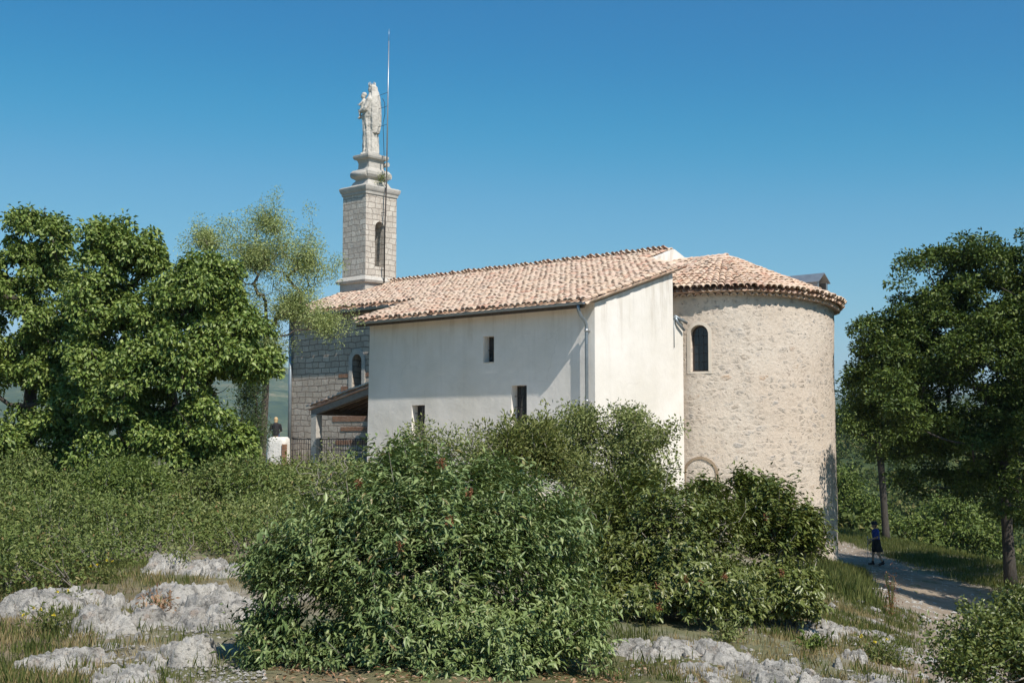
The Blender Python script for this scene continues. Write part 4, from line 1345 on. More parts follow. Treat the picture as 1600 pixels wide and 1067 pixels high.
def skeleton(base, top, clumps, r0, wob=.12, sides=6):
    """branches from a trunk to every clump centre; returns MB"""
    base, top = np.array(base, float), np.array(top, float)
    buf = np.zeros((12 + len(clumps) * 8, 3)); nodes = []; par = []; n0 = 9
    Lt = np.linalg.norm(top - base)
    for i in range(n0):
        t = i / (n0 - 1)
        p = base + (top - base) * t + np.array([math.sin(t * 3 + base[0]), math.cos(t * 2.3 + base[1]), 0]) * wob * Lt * .12 * t
        buf[len(nodes)] = p; nodes.append(p); par.append(i - 1)
    order = np.argsort(np.linalg.norm(clumps - (base + (top - base) * .7), axis=1))
    tips = []
    for ci in order:
        c = clumps[ci]
        A = buf[:len(nodes)]
        dist = np.linalg.norm(A - c, axis=1)
        pen = np.maximum(0, A[:, 2] - c[2] + .15 * dist) * 1.6 + np.where(np.arange(len(A)) < 3, 2.5 * Lt / 4, 0)
        k = int(np.argmin(dist + pen))
        a = A[k].copy(); L_ = dist[k]
        m = max(2, min(7, int(L_ / .35) + 1)); prev = k
        side = rand_dirs(1)[0] * L_ * wob
        for j in range(1, m + 1):
            t = j / m
            p = a + (c - a) * t + side * math.sin(math.pi * t) + np.array([0, 0, -.10 * L_ * math.sin(math.pi * t) * (1 if c[2] > a[2] else -.5)])
            buf[len(nodes)] = p; nodes.append(p); par.append(prev); prev = len(nodes) - 1
        tips.append(prev)
    cnt = np.zeros(len(nodes))
    for t in tips: cnt[t] += 1
    for i in range(len(nodes) - 1, -1, -1):
        if par[i] >= 0: cnt[par[i]] += cnt[i]
    rad = r0 * np.maximum(cnt, .6) ** .5 / max(1, cnt[0]) ** .5
    kids = {}
    for i, p in enumerate(par):
        if p >= 0: kids.setdefault(p, []).append(i)
    mb = MB(); done = set()
    for s_ in range(len(nodes)):
        for ch in kids.get(s_, []):
            main = max(kids[s_], key=lambda q: cnt[q])
            if ch == main and par[s_] >= 0 and s_ not in (0,): continue
            chain = [s_, ch]
            while chain[-1] in kids:
                chain.append(max(kids[chain[-1]], key=lambda q: cnt[q]))
            rr = [min(rad[q], rad[chain[1]]) for q in chain]
            rr[-1] *= .5
            if s_ == 0: rr[0] *= 1.35; rr[1] *= 1.1
            mb.tube([nodes[q] for q in chain], rr, 8 if rr[0] > .05 else 5)
    return mb


def leaves_in_clumps(clumps, per, spread, flat, droop, up, out_from=None, L_=(.08, .12), W_=.5, layered=0):
    """positions and frames of leaves round each clump centre"""
    n = len(clumps) * per
    C = np.repeat(clumps, per, 0)
    sz = np.repeat(RNG.uniform(.7, 1.3, len(clumps)), per)[:, None]
    off = RNG.normal(size=(n, 3)) * np.array([spread, spread, spread * flat]) * sz
    off *= np.minimum(1, 2.0 * spread / np.maximum(np.linalg.norm(off, axis=1, keepdims=True), 1e-6))
    if layered: off[:, 2] -= layered * (off[:, 0] ** 2 + off[:, 1] ** 2) / spread
    P = C + off
    d = unit(off * np.array([1, 1, .6]) + 1e-6) * .8 + rand_dirs(n) * .75
    d[:, 2] -= droop
    D = unit(d)
    Nn = unit(rand_dirs(n) * .65 + np.array([0, 0, up]) + unit(off + 1e-6) * .35)
    Ln = RNG.uniform(L_[0], L_[1], n)
    return P, D, Nn, Ln, Ln * W_ * RNG.uniform(.8, 1.2, n)


def plant(name, label, cat, base, ells, n_cl, per, leaf, spread, mats, r0, stray=.16, holes=(), top=None, flat=.6, droop=.25, up=.7, W_=.5, shell=.55, group=None, parts=('trunk', 'crown'), low=-.75, wob=.12, bare=0, layered=0, extra=None):
    base = Vector(base)
    root = tag(empty(name, base), label, cat, group)
    E = [tuple(np.array(e[:3]) - np.array(base)) + tuple(e[3:]) for e in ells]
    cl = ellipsoid_points(n_cl, E, shell, low, stray)
    for hc, hr in holes: cl = cl[np.linalg.norm((cl - np.array(Vector(hc) - base)) * np.array([1, .6, 1]), axis=1) > hr]
    if top is None:
        c = np.average(np.array(E)[:, :3], axis=0, weights=np.array(E)[:, 3]); top = (c[0] * .8, c[1] * .8, c[2] * .9)
    else: top = tuple(np.array(top) - np.array(base))
    allc = cl
    if bare: allc = np.concatenate([cl, ellipsoid_points(bare, [e[:3] + tuple(q * 1.08 for q in e[3:]) for e in E], .9, low)])
    skeleton((0, 0, -.25), top, allc, r0, wob).build(parts[0], mats[1], root, uv=False, fix=False)
    P, D, Nn, Ln, Wd = leaves_in_clumps(cl, per, spread, flat, droop, up, None, leaf, W_, layered)
    leaf_mesh(parts[1], P, D, Nn, Ln, Wd, mats[0], root)
    return root, cl


def gz_(p): return Vector((p[0], p[1], H(p[0], p[1])))


def ell(px, py, Y, rpx, rpy, depth):
    """ellipsoid whose outline was read off the photograph, at its own depth"""
    c = at(px, py, Y); k = Y / 2000.0
    return (c.x, c.y, c.z, rpx * k, depth, rpy * k)


# broadleaf trees on the left
B1 = gz_(at(285, 700, 31))
plant('broadleaf_tree', 'largest leafy green tree, with broad bright leaves, left of the chapel', 'tree', B1,
      [ell(190, 398, 31, 62, 60, .95), ell(205, 480, 30.6, 90, 62, 1.35), ell(300, 480, 30, 85, 70, 1.3), ell(370, 545, 30, 62, 60, 1.0), ell(260, 575, 29.4, 90, 75, 1.4), ell(330, 650, 29.2, 68, 55, 1.1), ell(235, 660, 29.6, 90, 50, 1.2), ell(400, 570, 30.4, 34, 40, .7), ell(170, 560, 30.4, 75, 80, 1.2), ell(185, 640, 30, 70, 60, 1.1), ell(150, 450, 31, 50, 50, 1.0), ell(330, 430, 30.4, 50, 36, .8), ell(165, 365, 31, 28, 28, .6), ell(235, 388, 31, 30, 36, .7), ell(300, 700, 29.5, 110, 35, 1.1), ell(180, 705, 29.5, 60, 35, 1.0), ell(390, 500, 30.4, 28, 40, .6)],
      560, 180, (.08, .14), .15, (M['L_broad'], M['bark_dark']), .21, .06, holes=[(at(165, 520, 29.4), .5), (at(255, 620, 28.6), .55), (at(345, 590, 29.2), .45), (at(170, 650, 29), .5), (at(285, 520, 29), .38), (at(215, 420, 30), .35), (at(385, 640, 29), .5), (at(330, 700, 28.4), .4), (at(120, 580, 30), .4)], top=at(255, 520, 31), flat=.5, droop=.35, up=.75, W_=.62, bare=22, layered=.35)
B2 = gz_(at(40, 700, 33))
plant('broadleaf_tree', 'green broadleaf tree cut by the left edge, second from the chapel', 'tree', B2,
      [ell(70, 385, 33, 55, 60, 1.0), ell(20, 440, 33, 70, 70, 1.3), ell(95, 500, 32.4, 72, 60, 1.2), ell(20, 560, 32.6, 80, 60, 1.3), ell(100, 600, 32, 75, 60, 1.2), ell(60, 665, 31.6, 100, 45, 1.2), ell(-70, 520, 33, 70, 130, 1.4), ell(60, 352, 33, 40, 32, .8), ell(40, 715, 31.5, 90, 30, 1.1)],
      400, 180, (.08, .14), .155, (M['L_broad'], M['bark_dark']), .2, .06, holes=[(at(60, 450, 32), .5), (at(115, 440, 32), .4), (at(30, 610, 31.4), .5), (at(100, 560, 31.4), .45), (at(60, 690, 30.6), .5), (at(5, 500, 32), .4)], top=at(50, 500, 33), flat=.5, droop=.35, up=.75, W_=.62, bare=20, layered=.35)
B3 = gz_(at(408, 720, 39))
plant('feathery_tree', 'slender airy tree with small grey green leaves in front of the tower end', 'tree', B3,
      [ell(400, 405, 39, 105, 80, 1.5), ell(320, 375, 39, 45, 35, .8), ell(420, 350, 39, 40, 42, .8), ell(480, 410, 39, 52, 45, 1.0), ell(460, 480, 38.7, 65, 45, 1.1), ell(512, 508, 38.4, 42, 26, .6), ell(420, 550, 38.6, 45, 55, .8), ell(360, 470, 39, 55, 60, 1.0)],
      620, 95, (.05, .09), .15, (M['L_feather'], M['bark']), .11, .2, top=at(415, 470, 39), flat=1.1, droop=.1, up=.3, W_=.36, bare=40, shell=.12, wob=.16)
J1 = gz_(at(400, 720, 35))
plant('juniper_shrub', 'dark green upright juniper shrub at the foot of the left trees', 'shrub', J1,
      [ell(395, 680, 35, 20, 36, .5), ell(374, 690, 35, 34, 36, .6), ell(388, 640, 35, 16, 42, .34), ell(395, 600, 35, 14, 42, .34), ell(398, 565, 35, 16, 30, .3)], 120, 110, (.05, .09), .13, (M['L_juniper'], M['bark']), .06, flat=1.2, droop=-.5, up=.1, W_=.3, parts=('stem', 'foliage'))

# trees on the right
T1 = gz_(Vector((16.4, 42.5, 0)))
plant('dark_tree', 'tall dense dark green tree standing beside the path on the right', 'tree', T1,
      [ell(1490, 455, 42.5, 80, 55, 1.7), ell(1570, 440, 42.5, 60, 60, 1.6), ell(1430, 400, 42.5, 30, 26, .7), ell(1395, 530, 42.5, 55, 45, 1.2), ell(1470, 570, 42, 90, 70, 1.9), ell(1580, 560, 42, 90, 90, 2.2), ell(1420, 630, 42.5, 75, 50, 1.4), ell(1520, 690, 42, 95, 65, 2.0), ell(1640, 430, 42.5, 80, 90, 2.0), ell(1540, 400, 42.5, 40, 40, 1.0), ell(1600, 520, 42.5, 70, 90, 1.8), ell(1640, 680, 42.5, 90, 90, 2.0), ell(1360, 590, 43, 30, 30, .7), ell(1405, 640, 39.8, 42, 48, .9), ell(1388, 590, 40, 28, 30, .6), ell(1480, 750, 42.5, 80, 40, 1.5), ell(1440, 500, 42.5, 60, 50, 1.5), ell(1540, 520, 42, 80, 70, 2), ell(1520, 400, 42.5, 60, 40, 1.4), ell(1590, 770, 42.2, 80, 50, 1.8), ell(1580, 650, 41.5, 90, 70, 1.6), ell(1380, 500, 42.5, 30, 30, .8), ell(1385, 535, 42.5, 55, 50, 1.3), ell(1410, 590, 42.3, 65, 50, 1.5), ell(1430, 520, 42.5, 60, 55, 1.5), ell(1365, 640, 43, 45, 40, 1.0), ell(1440, 690, 42.5, 70, 50, 1.5)],
      620, 220, (.10, .165), .24, (M['L_dark'], M['bark_dark']), .19, .22, top=at(1550, 520, 42.5), flat=.5, droop=-.1, up=.7, W_=.5, bare=20, layered=.12, shell=.45)
T2 = gz_(Vector((18.6, 46.5, 0)))
plant('dark_tree', 'dark tree behind the tallest one, its thin trunk showing at the right edge', 'tree', T2,
      [ell(1600, 640, 46.5, 80, 90, 2.0), ell(1680, 560, 46.5, 90, 130, 2.2), ell(1560, 740, 46.5, 60, 50, 1.3), ell(1600, 800, 46.5, 60, 40, 1.3)],
      170, 170, (.10, .17), .32, (M['L_dark'], M['bark_dark']), .15, top=at(1600, 700, 46.5), flat=.5, droop=.1, up=.6, shell=.5)
T3 = gz_(Vector((18.0, 62, 0)))
plant('slim_tree', 'slim tree with a light green crown behind the walker', 'tree', T3,
      [ell(1370, 640, 62, 55, 45, 1.5), ell(1345, 600, 62, 32, 36, 1.0), ell(1400, 690, 62, 50, 40, 1.4), ell(1340, 670, 62, 32, 28, .9)],
      95, 150, (.12, .2), .30, (M['L_mid'], M['bark_dark']), .17, .3, top=at(1372, 690, 62), flat=.55, droop=.1, up=.6, layered=.2)
T4 = gz_(Vector((17.7, 33.5, 0)))
plant('dark_tree', 'tall dark tree just outside the right edge of the view, shading the path', 'tree', T4,
      [(18.0, 33.8, -1.5, 2.6, 2.4, 1.8), (17.9, 33.7, 1.5, 2.6, 2.6, 2.2), (17.9, 33.6, 4.5, 2.3, 2.3, 2.2), (18.2, 34, 7, 1.8, 1.8, 2.0), (17.6, 34.5, 5.5, 2.2, 2.2, 2.2)],
      330, 130, (.16, .24), .36, (M['L_dark'], M['bark_dark']), .22, .0, top=(17.8, 33.6, 2.5), flat=.5, droop=.1, up=.6, shell=.4)
T4b = gz_(Vector((15.9, 28.6, 0)))
plant('dark_tree', 'dark tree outside the right edge, nearer than the other, shading the near path', 'tree', T4b,
      [(15.7, 28.8, 0.5, 2.3, 2.3, 2.0), (15.6, 28.6, 3.2, 2.3, 2.3, 2.2), (15.8, 28.7, -1.4, 1.9, 1.9, 1.4), (15.6, 28.6, 5.6, 2.2, 2.3, 1.8)],
      400, 130, (.16, .24), .34, (M['L_dark'], M['bark']), .2, top=(15.7, 28.7, 1.8), flat=.5, droop=.1, up=.6, shell=.4)
T5 = gz_(at(1490, 800, 72))
plant('young_tree', 'rounded bright green tree on the slope below the path', 'tree', T5,
      [ell(1490, 815, 72, 62, 36, 2.2), ell(1450, 830, 71, 40, 26, 1.5), ell(1530, 840, 72, 40, 30, 1.6)], 80, 130, (.16, .28), .42, (M['L_mid'], M['bark']), .12, flat=.6, up=.6, layered=.2)
T6 = gz_(at(1330, 800, 76))
plant('young_tree', 'bushy green tree beyond the foot of the round apse', 'tree', T6,
      [ell(1330, 800, 76, 28, 40, 1.5), ell(1360, 815, 75, 30, 26, 1.4), ell(1312, 770, 77, 20, 40, 1.3)], 60, 120, (.16, .26), .40, (M['L_mid'], M['bark']), .1, flat=.7, up=.5)


# shrubs
def shrub(label, base_px, Y, ells, n_cl, per, leaf, spread, mat, r0=.035, name='shrub', **kw):
    b_ = gz_(at(base_px, 900, Y))
    kw.setdefault('parts', ('stem', 'foliage'))
    return plant(name, label, 'shrub', b_, ells, n_cl, per, leaf, spread, (mat, M['twig']), r0, **kw)


# the big terebinth-like bush in front: leaflets set along drooping sprigs
def sprig_bush(label, base, ells, n_sp, leaf, mat, r0, galls=0, low=-.5, W_=.30, up=.55, name='lance_leaved_shrub', holes=()):
    base = Vector(base); root = tag(empty(name, base), label, 'shrub')
    E = [tuple(np.array(e[:3]) - np.array(base)) + tuple(max(.1, q - .11) for q in e[3:]) for e in ells]
    cl = ellipsoid_points(n_sp, E, .6, low)
    for hc, hr in holes:
        hc = np.array(hc - base); wob_ = 1 + .35 * np.sin(cl[:, 0] * 23 + cl[:, 2] * 17)
        cl = cl[np.linalg.norm((cl - hc) * np.array([1, .55, 1]), axis=1) > hr * wob_]
    sub = cl[RNG.choice(len(cl), min(len(cl), 320), replace=False)]
    c = np.average(np.array(E)[:, :3], axis=0, weights=np.array(E)[:, 3])
    skeleton((0, 0, -.15), tuple(c * np.array([.6, .6, .55])), sub, r0, .2).build('stem', M['twig'], root, uv=False, fix=False)
    # sprigs: axis outwards and upwards, leaflets in pairs that droop
    cen = c * np.array([1, 1, .35])
    ax = unit(unit(cl - cen) * .8 + rand_dirs(len(cl)) * .55 + np.array([0, 0, .45]))
    K = 11
    PP, DD, NN, LL = [], [], [], []
    side0 = unit(np.cross(ax, rand_dirs(len(cl))))
    ln = (RNG.uniform(.08, .17, len(cl)) + np.where(RNG.random(len(cl)) < .06, RNG.uniform(.08, .18, len(cl)), 0))[:, None]
    size = RNG.uniform(.65, 1.2, len(cl))
    for k in range(K):
        t = (k // 2 + 1) / (K // 2 + 1) if k < K - 1 else 1.05
        ang = k * 2.39996
        s2 = unit(np.cross(ax, side0)); sd2 = side0 * math.cos(ang) + s2 * math.sin(ang)
        p = cl + ax * ln * t + rand_dirs(len(cl)) * .012
        d = unit(sd2 * (.95 if k < K - 1 else .2) + ax * .5 + rand_dirs(len(cl)) * .3 + np.array([0, 0, -.42]))
        PP.append(p); DD.append(d); NN.append(unit(np.array([0, 0, up]) + ax * .4 + rand_dirs(len(cl)) * .45)); LL.append(RNG.uniform(leaf[0], leaf[1], len(cl)) * size)
    P, D, Nn, Ln = np.concatenate(PP), np.concatenate(DD), np.concatenate(NN), np.concatenate(LL)
    leaf_mesh('foliage', P, D, Nn, Ln, Ln * W_ * RNG.uniform(.8, 1.25, len(Ln)), mat, root)
    # bare dead twigs poking out between the leaves
    for q in RNG.choice(len(cl), 45, replace=False):
        p0 = cl[q]; d_ = unit((p0 - cen)[None])[0] * .7 + rand_dirs(1)[0] * .5 + np.array([0, 0, .35])
        p1 = p0 + d_ * RNG.uniform(.08, .22)
        MB().tube([tuple(p0 - d_ * .15), tuple(p0 + d_ * .05 + rand_dirs(1)[0] * .02), tuple(p1)], [.005, .004, .0015], 4, cap=False).build('dead_twig', M['twig'], root, uv=False, fix=False)
    if galls:
        outer = cl[np.argsort(-((cl - cen) @ np.array([0, -1, .6])))[:max(galls * 4, 10)]]
        for q in range(galls):
            g_ = outer[RNG.integers(len(outer))] + np.array([0, -.05, .05])
            n = 60
            off = np.clip(RNG.normal(size=(n, 3)), -1.6, 1.6) * np.array([.013, .012, .018])
            leaf_mesh('seed_cluster', g_ + off, rand_dirs(n), rand_dirs(n), np.full(n, .02), np.full(n, .010), M['rust'], root)
    return root


SB = gz_(at(660, 1050, 9.3))
sprig_bush('largest bush, front centre, drooping lance shaped leaves and rust red seed clusters', SB,
           [ell(640, 880, 9.2, 190, 150, .85), ell(480, 900, 9.0, 100, 95, .55), ell(440, 985, 8.9, 70, 60, .4), ell(640, 790, 9.7, 110, 100, .7), ell(625, 738, 9.9, 50, 50, .35), ell(800, 870, 9.3, 130, 125, .7), ell(860, 970, 9.1, 105, 85, .5), ell(760, 775, 9.9, 100, 65, .5), ell(700, 985, 8.8, 200, 70, .6), ell(570, 840, 9.2, 90, 90, .5), ell(870, 830, 9.9, 65, 70, .5), ell(420, 900, 8.95, 55, 55, .35), ell(540, 1015, 8.9, 120, 55, .5), ell(720, 1035, 8.7, 170, 48, .5), ell(425, 1030, 8.7, 45, 40, .32), ell(890, 1020, 8.9, 75, 48, .42), ell(620, 960, 8.8, 80, 70, .4)],
           7200, (.044, .076), M['L_bush'], .045, 5, low=-.7, holes=[(at(645, 900, 8.45), .15), (at(500, 990, 8.5), .17), (at(790, 980, 8.45), .12), (at(560, 770, 9.1), .10), (at(880, 890, 8.8), .11), (at(735, 815, 8.8), .08), (at(420, 960, 8.6), .09)])
SB2 = gz_(at(1090, 980, 12))
sprig_bush('second largest bush, right of the front one, with mixed green leaves against the apse', SB2,
           [ell(1050, 870, 12, 130, 115, .8), ell(980, 825, 12.4, 80, 70, .6), ell(1120, 825, 12.4, 70, 60, .6), ell(1080, 920, 11.4, 130, 60, .6), ell(960, 900, 11.6, 70, 80, .5), ell(1000, 775, 12.8, 70, 45, .5), ell(1100, 775, 12.8, 60, 32, .4), ell(930, 870, 11.9, 50, 90, .5), ell(1040, 945, 11.2, 150, 45, .5)],
           3300, (.045, .08), M['L_bush2'], .04, 5, low=-.7, W_=.36, holes=[(at(1000, 900, 11.3), .16), (at(1120, 850, 11.6), .14), (at(1060, 960, 10.8), .12), (at(940, 820, 11.9), .12)])
SB3 = gz_(at(1215, 955, 12.6))
sprig_bush('glossy deep green bush at the foot of the round apse, right of the other bushes', SB3,
           [ell(1205, 830, 12.6, 70, 80, .55), ell(1190, 785, 12.8, 52, 45, .4), ell(1262, 845, 12.6, 40, 60, .35), ell(1210, 925, 12.3, 80, 52, .5), ell(1160, 950, 12.0, 60, 40, .4), ell(1240, 950, 12.2, 50, 36, .35), ell(1165, 765, 12.8, 32, 26, .25)],
           2200, (.045, .08), M['L_bush2'], .02, 2, low=-.8, W_=.42)
shrub('airy small leaved shrub in front of the sunlit plaster wall', 965, 15.5,
      [ell(960, 690, 15.5, 80, 48, .6), ell(905, 665, 15.7, 34, 32, .35), ell(1020, 690, 15.3, 48, 42, .4), ell(985, 655, 15.5, 40, 26, .4), ell(890, 710, 15.6, 45, 50, .45), ell(1000, 735, 15.2, 60, 45, .5), ell(935, 765, 15.2, 55, 45, .5), ell(900, 745, 15.4, 40, 40, .4), ell(960, 800, 15.4, 70, 60, .6), ell(930, 850, 15.3, 60, 40, .5)],
      240, 150, (.028, .05), .085, M['L_small'], .04, name='small_leaved_shrub', flat=.8, up=.3, droop=-.05, W_=.55, shell=.4, bare=25, wob=.2)
shrub('yellow green upright shrub behind the front bush, under the lower window', 810, 13.6,
      [ell(800, 700, 13.6, 55, 45, .45), ell(845, 685, 13.8, 40, 40, .4), ell(770, 720, 13.5, 40, 30, .35), ell(860, 725, 13.6, 50, 40, .4)],
      110, 100, (.04, .065), .08, M['L_yellow'], .03, name='yellow_green_shrub', flat=1.0, up=.3, droop=-.3, W_=.32, shell=.35)
shrub('grey twiggy shrub with sparse leaves under the left window', 705, 13.2,
      [ell(690, 700, 13.2, 55, 40, .4), ell(740, 710, 13.3, 50, 40, .4), ell(650, 700, 13.1, 40, 45, .35)],
      60, 55, (.03, .05), .08, M['L_small'], .03, name='twiggy_shrub', flat=1.0, up=.3, droop=-.3, W_=.4, shell=.35, bare=110, wob=.25)
shrub('half bare grey twig shrub in front of the railing', 545, 17,
      [ell(540, 745, 17, 55, 50, .55), ell(500, 745, 17, 40, 40, .5)], 50, 40, (.03, .05), .10, M['L_small'], .03, name='twiggy_shrub', flat=1.0, up=.3, shell=.35, bare=120, wob=.25)
shrub('small leaved bush at the bottom right corner', 1560, 8.2,
      [ell(1560, 1010, 8.2, 90, 65, .38), ell(1500, 1040, 8.0, 45, 40, .22), ell(1610, 970, 8.4, 50, 45, .3), ell(1640, 1050, 8.1, 60, 60, .3)],
      230, 85, (.022, .038), .055, M['L_bush2'], .02, name='small_leaved_shrub', flat=.8, up=.4, droop=-.1, W_=.6, shell=.4, bare=20)
for px, Y, w_, h_, mt, lb in ((180, 23, 70, 34, 'L_mid', 'lighter green rounded shrub at the top of the thicket under the largest tree'),
                              (360, 24, 60, 32, 'L_thick', 'rounded shrub with brownish tips on the thicket edge by the juniper'),
                              (30, 25, 80, 36, 'L_thick', 'shrub at the back of the thicket by the left edge')):
    shrub(lb, px, Y, [ell(px, 752, Y, w_, h_, .7), ell(px + 30, 760, Y - .6, w_ * .7, h_, .6)], 90, 110, (.05, .085), .14, M[mt], .03, name='rounded_shrub', up=.5, W_=.42, flat=.8)


# thicket: a low mass of scrub covering the flat ground on the left
def in_thicket(x, y):
    px = 800 + 2000 * x / y
    front = 12.6 + 4.2 * sstep(40, 330, px) + 1.4 * fbm((px * .01, 3, 0), 1, 3)
    if px > 330: front = 16.8 - 4.0 * sstep(420, 520, px)
    right = 590 - 20 * sstep(20, 40, y)
    return y > front and px < right


def build_thicket():
    K = 6600
    Y = 12.5 + (42 - 12.5) * RNG.random(K) ** 1.25
    px = RNG.uniform(-220, 610, K)
    X = (px - 800) / 2000 * Y
    C = []; sp = []
    for x, y in zip(X, Y):
        if not in_thicket(x, y): continue
        ds, ps = mnoise.voronoi(Vector((x * .62 + .25 * mnoise.noise(Vector((x, y, 1))), y * .62, .3)))
        hs = mnoise.cell(ps[0] * 7.3); hs2 = mnoise.cell(ps[0] * 5.1 + Vector((3, 8, 1)))
        hs, hs2 = abs(hs), abs(hs2)
        dome = max(0, 1 - (ds[0] / .75) ** 2)
        h = .17 + (.25 + .62 * hs) * dome + .12 * mnoise.noise(Vector((x * 2.2, y * 2.2, 5)))
        low_ = .4
        if not in_thicket(x, y - .5): h *= .75; low_ = .9
        elif not in_thicket(x, y - 1.0): h *= .85
        if y > 38: h *= .8
        C.append((x, y, H(x, y, False) + h * RNG.random() ** low_, y)); sp.append(0 if hs2 < .55 else (1 if hs2 < .7 else 2))
    C = np.array(C); sp = np.array(sp); per = 30
    cl = C[:, :3]; yy = np.repeat(C[:, 3], per)
    P, D, Nn, Ln, Wd = leaves_in_clumps(cl, per, .12, .8, .0, .5, None, (.045, .085), .42)
    sc = np.clip(yy / 18, .8, 1.6) * np.repeat(np.array([1.0, .8, 1.15])[sp], per)
    P = np.repeat(cl, per, 0) + (P - np.repeat(cl, per, 0)) * np.clip(yy / 20, .8, 1.5)[:, None]
    o = leaf_mesh('thicket', P, D, Nn, Ln * sc, Wd * sc, M['L_thick'])
    o.data.materials.append(M['L_small']); o.data.materials.append(M['L_thick2'])
    o.data.polygons.foreach_set('material_index', np.repeat(np.repeat(sp, per), 2).astype(np.int32))
    tag(o, 'low tangled green thicket covering the ground left of the chapel', 'thicket', kind='stuff')
    mb = MB()
    for i in RNG.choice(len(cl), 520, replace=False):
        p = cl[i]; zz = H(p[0], p[1], False)
        q = Vector((p[0] + RNG.normal() * .2, p[1] + RNG.normal() * .2, p[2] + .05 + RNG.random() * .12))
        for t in range(3):
            q2 = q + Vector((RNG.normal() * .12, RNG.normal() * .12, -RNG.random() * .12))
            mb.tube([(p[0], p[1], zz - .02), (p[0] * .5 + q2.x * .5 + RNG.normal() * .05, p[1] * .5 + q2.y * .5, zz * .5 + q2.z * .5), q2], [.009, .006, .002], 4, cap=False)
    st = mb.build('dry_stems', M['twig'], uv=False, fix=False)
    tag(st, 'dry grey stems standing up through the thicket', 'stems', kind='stuff')


build_thicket()


# ------------------------------------------------------------------ rocks
def rock(label, px, py, Y, wpx, h, dep, seed, group=None, rot=0):
    """a limestone outcrop: jagged, cracked and ledged, rooted in the ground"""
    c = at(px, py, Y); w_ = wpx / 2000 * Y * .5
    small = wpx < 34
    nu, nv = (26, 18) if small else (int(min(130, max(56, wpx * .85))), 64)
    O = Vector((seed * 7.31, seed * 3.17, seed * 1.9))
    gx0, gy0 = c.x, c.y
    cr, sr = math.cos(rot), math.sin(rot)
    vs, fs = [], []
    g0 = H(gx0, gy0)
    for j in range(nv + 1):
        for i in range(nu + 1):
            a, b_ = -1.25 + 2.5 * i / nu, -1.25 + 2.5 * j / nv
            x, y = a * w_, b_ * dep
            q = Vector((x, y, 0)) / .5 + O
            rr = math.hypot(a, b_)
            out = rr + .28 * mnoise.noise(Vector((a * 1.6, b_ * 1.6, 0)) + O) + .12 * mnoise.noise(Vector((a * 5, b_ * 5, 0)) + O)
            f = 1 - out
            base = max(-.5, min(1, f * 2.6))                         # steep sides, flattish top
            base = base if base < .6 else .6 + (base - .6) * .6
            n1 = mnoise.noise(q * 1.1); rid = 1 - abs(mnoise.noise(q * 1.9 + Vector((9, 2, 0)))) * 2
            rid2 = 1 - abs(mnoise.noise(q * 4.4)) * 2
            ds, _ = mnoise.voronoi(Vector((q.x * 1.25 + .35 * n1, q.y * 2.1 + .3 * rid, .2)))
            crack = max(0, 1 - (ds[1] - ds[0]) / .14)
            cellh = mnoise.cell(Vector((_[0].x * 9.1, _[0].y * 9.1, 1)))
            z = base * (.72 + .35 * n1 + .20 * rid + .10 * rid2 + .25 * cellh) - .34 * crack * (base > .05) + .05 * mnoise.noise(q * 11) + .03 * mnoise.noise(q * 24)
            st = .2
            z = z * .45 + .55 * (math.floor(z / st) * st + st * min(1, ((z / st) % 1) * 2.6))   # broken ledges
            zz = z * h - .045 * crack * (base > .05) + (0 if small else .022 * (1 - abs(mnoise.noise(q * 6.5)) * 3.2) + .012 * mnoise.noise(q * 17))
            u = x + .05 * mnoise.noise(q * 3 + Vector((0, 0, 5))) * min(1, w_ * 3); v = y + .05 * mnoise.noise(q * 3 + Vector((0, 0, 9))) * min(1, dep * 3)
            X_, Y_ = u * cr - v * sr, u * sr + v * cr
            vs.append((X_, Y_, H(gx0 + X_, gy0 + Y_) - g0 + zz - .012))
    for j in range(nv):
        for i in range(nu): fs.append((j * (nu + 1) + i, j * (nu + 1) + i + 1, (j + 1) * (nu + 1) + i + 1, (j + 1) * (nu + 1) + i))
    # keep only what shows above the soil
    keep = [f for f in fs if max(vs[k][2] - (H(gx0 + vs[k][0], gy0 + vs[k][1]) - g0) for k in f) > -.03]
    used = sorted({k for f in keep for k in f}); idx = {k: i for i, k in enumerate(used)}
    me = bpy.data.meshes.new('rock')
    me.from_pydata([vs[k] for k in used], [], [tuple(idx[k] for k in f) for f in keep])
    me.polygons.foreach_set('use_smooth', [True] * len(me.polygons))
    me.update()
    try: me.set_sharp_from_angle(angle=R(38))
    except Exception: pass
    o = link('rock', me, M['rock'])
    o.location = (c.x, c.y, g0)
    tag(o, label, 'rock', group)


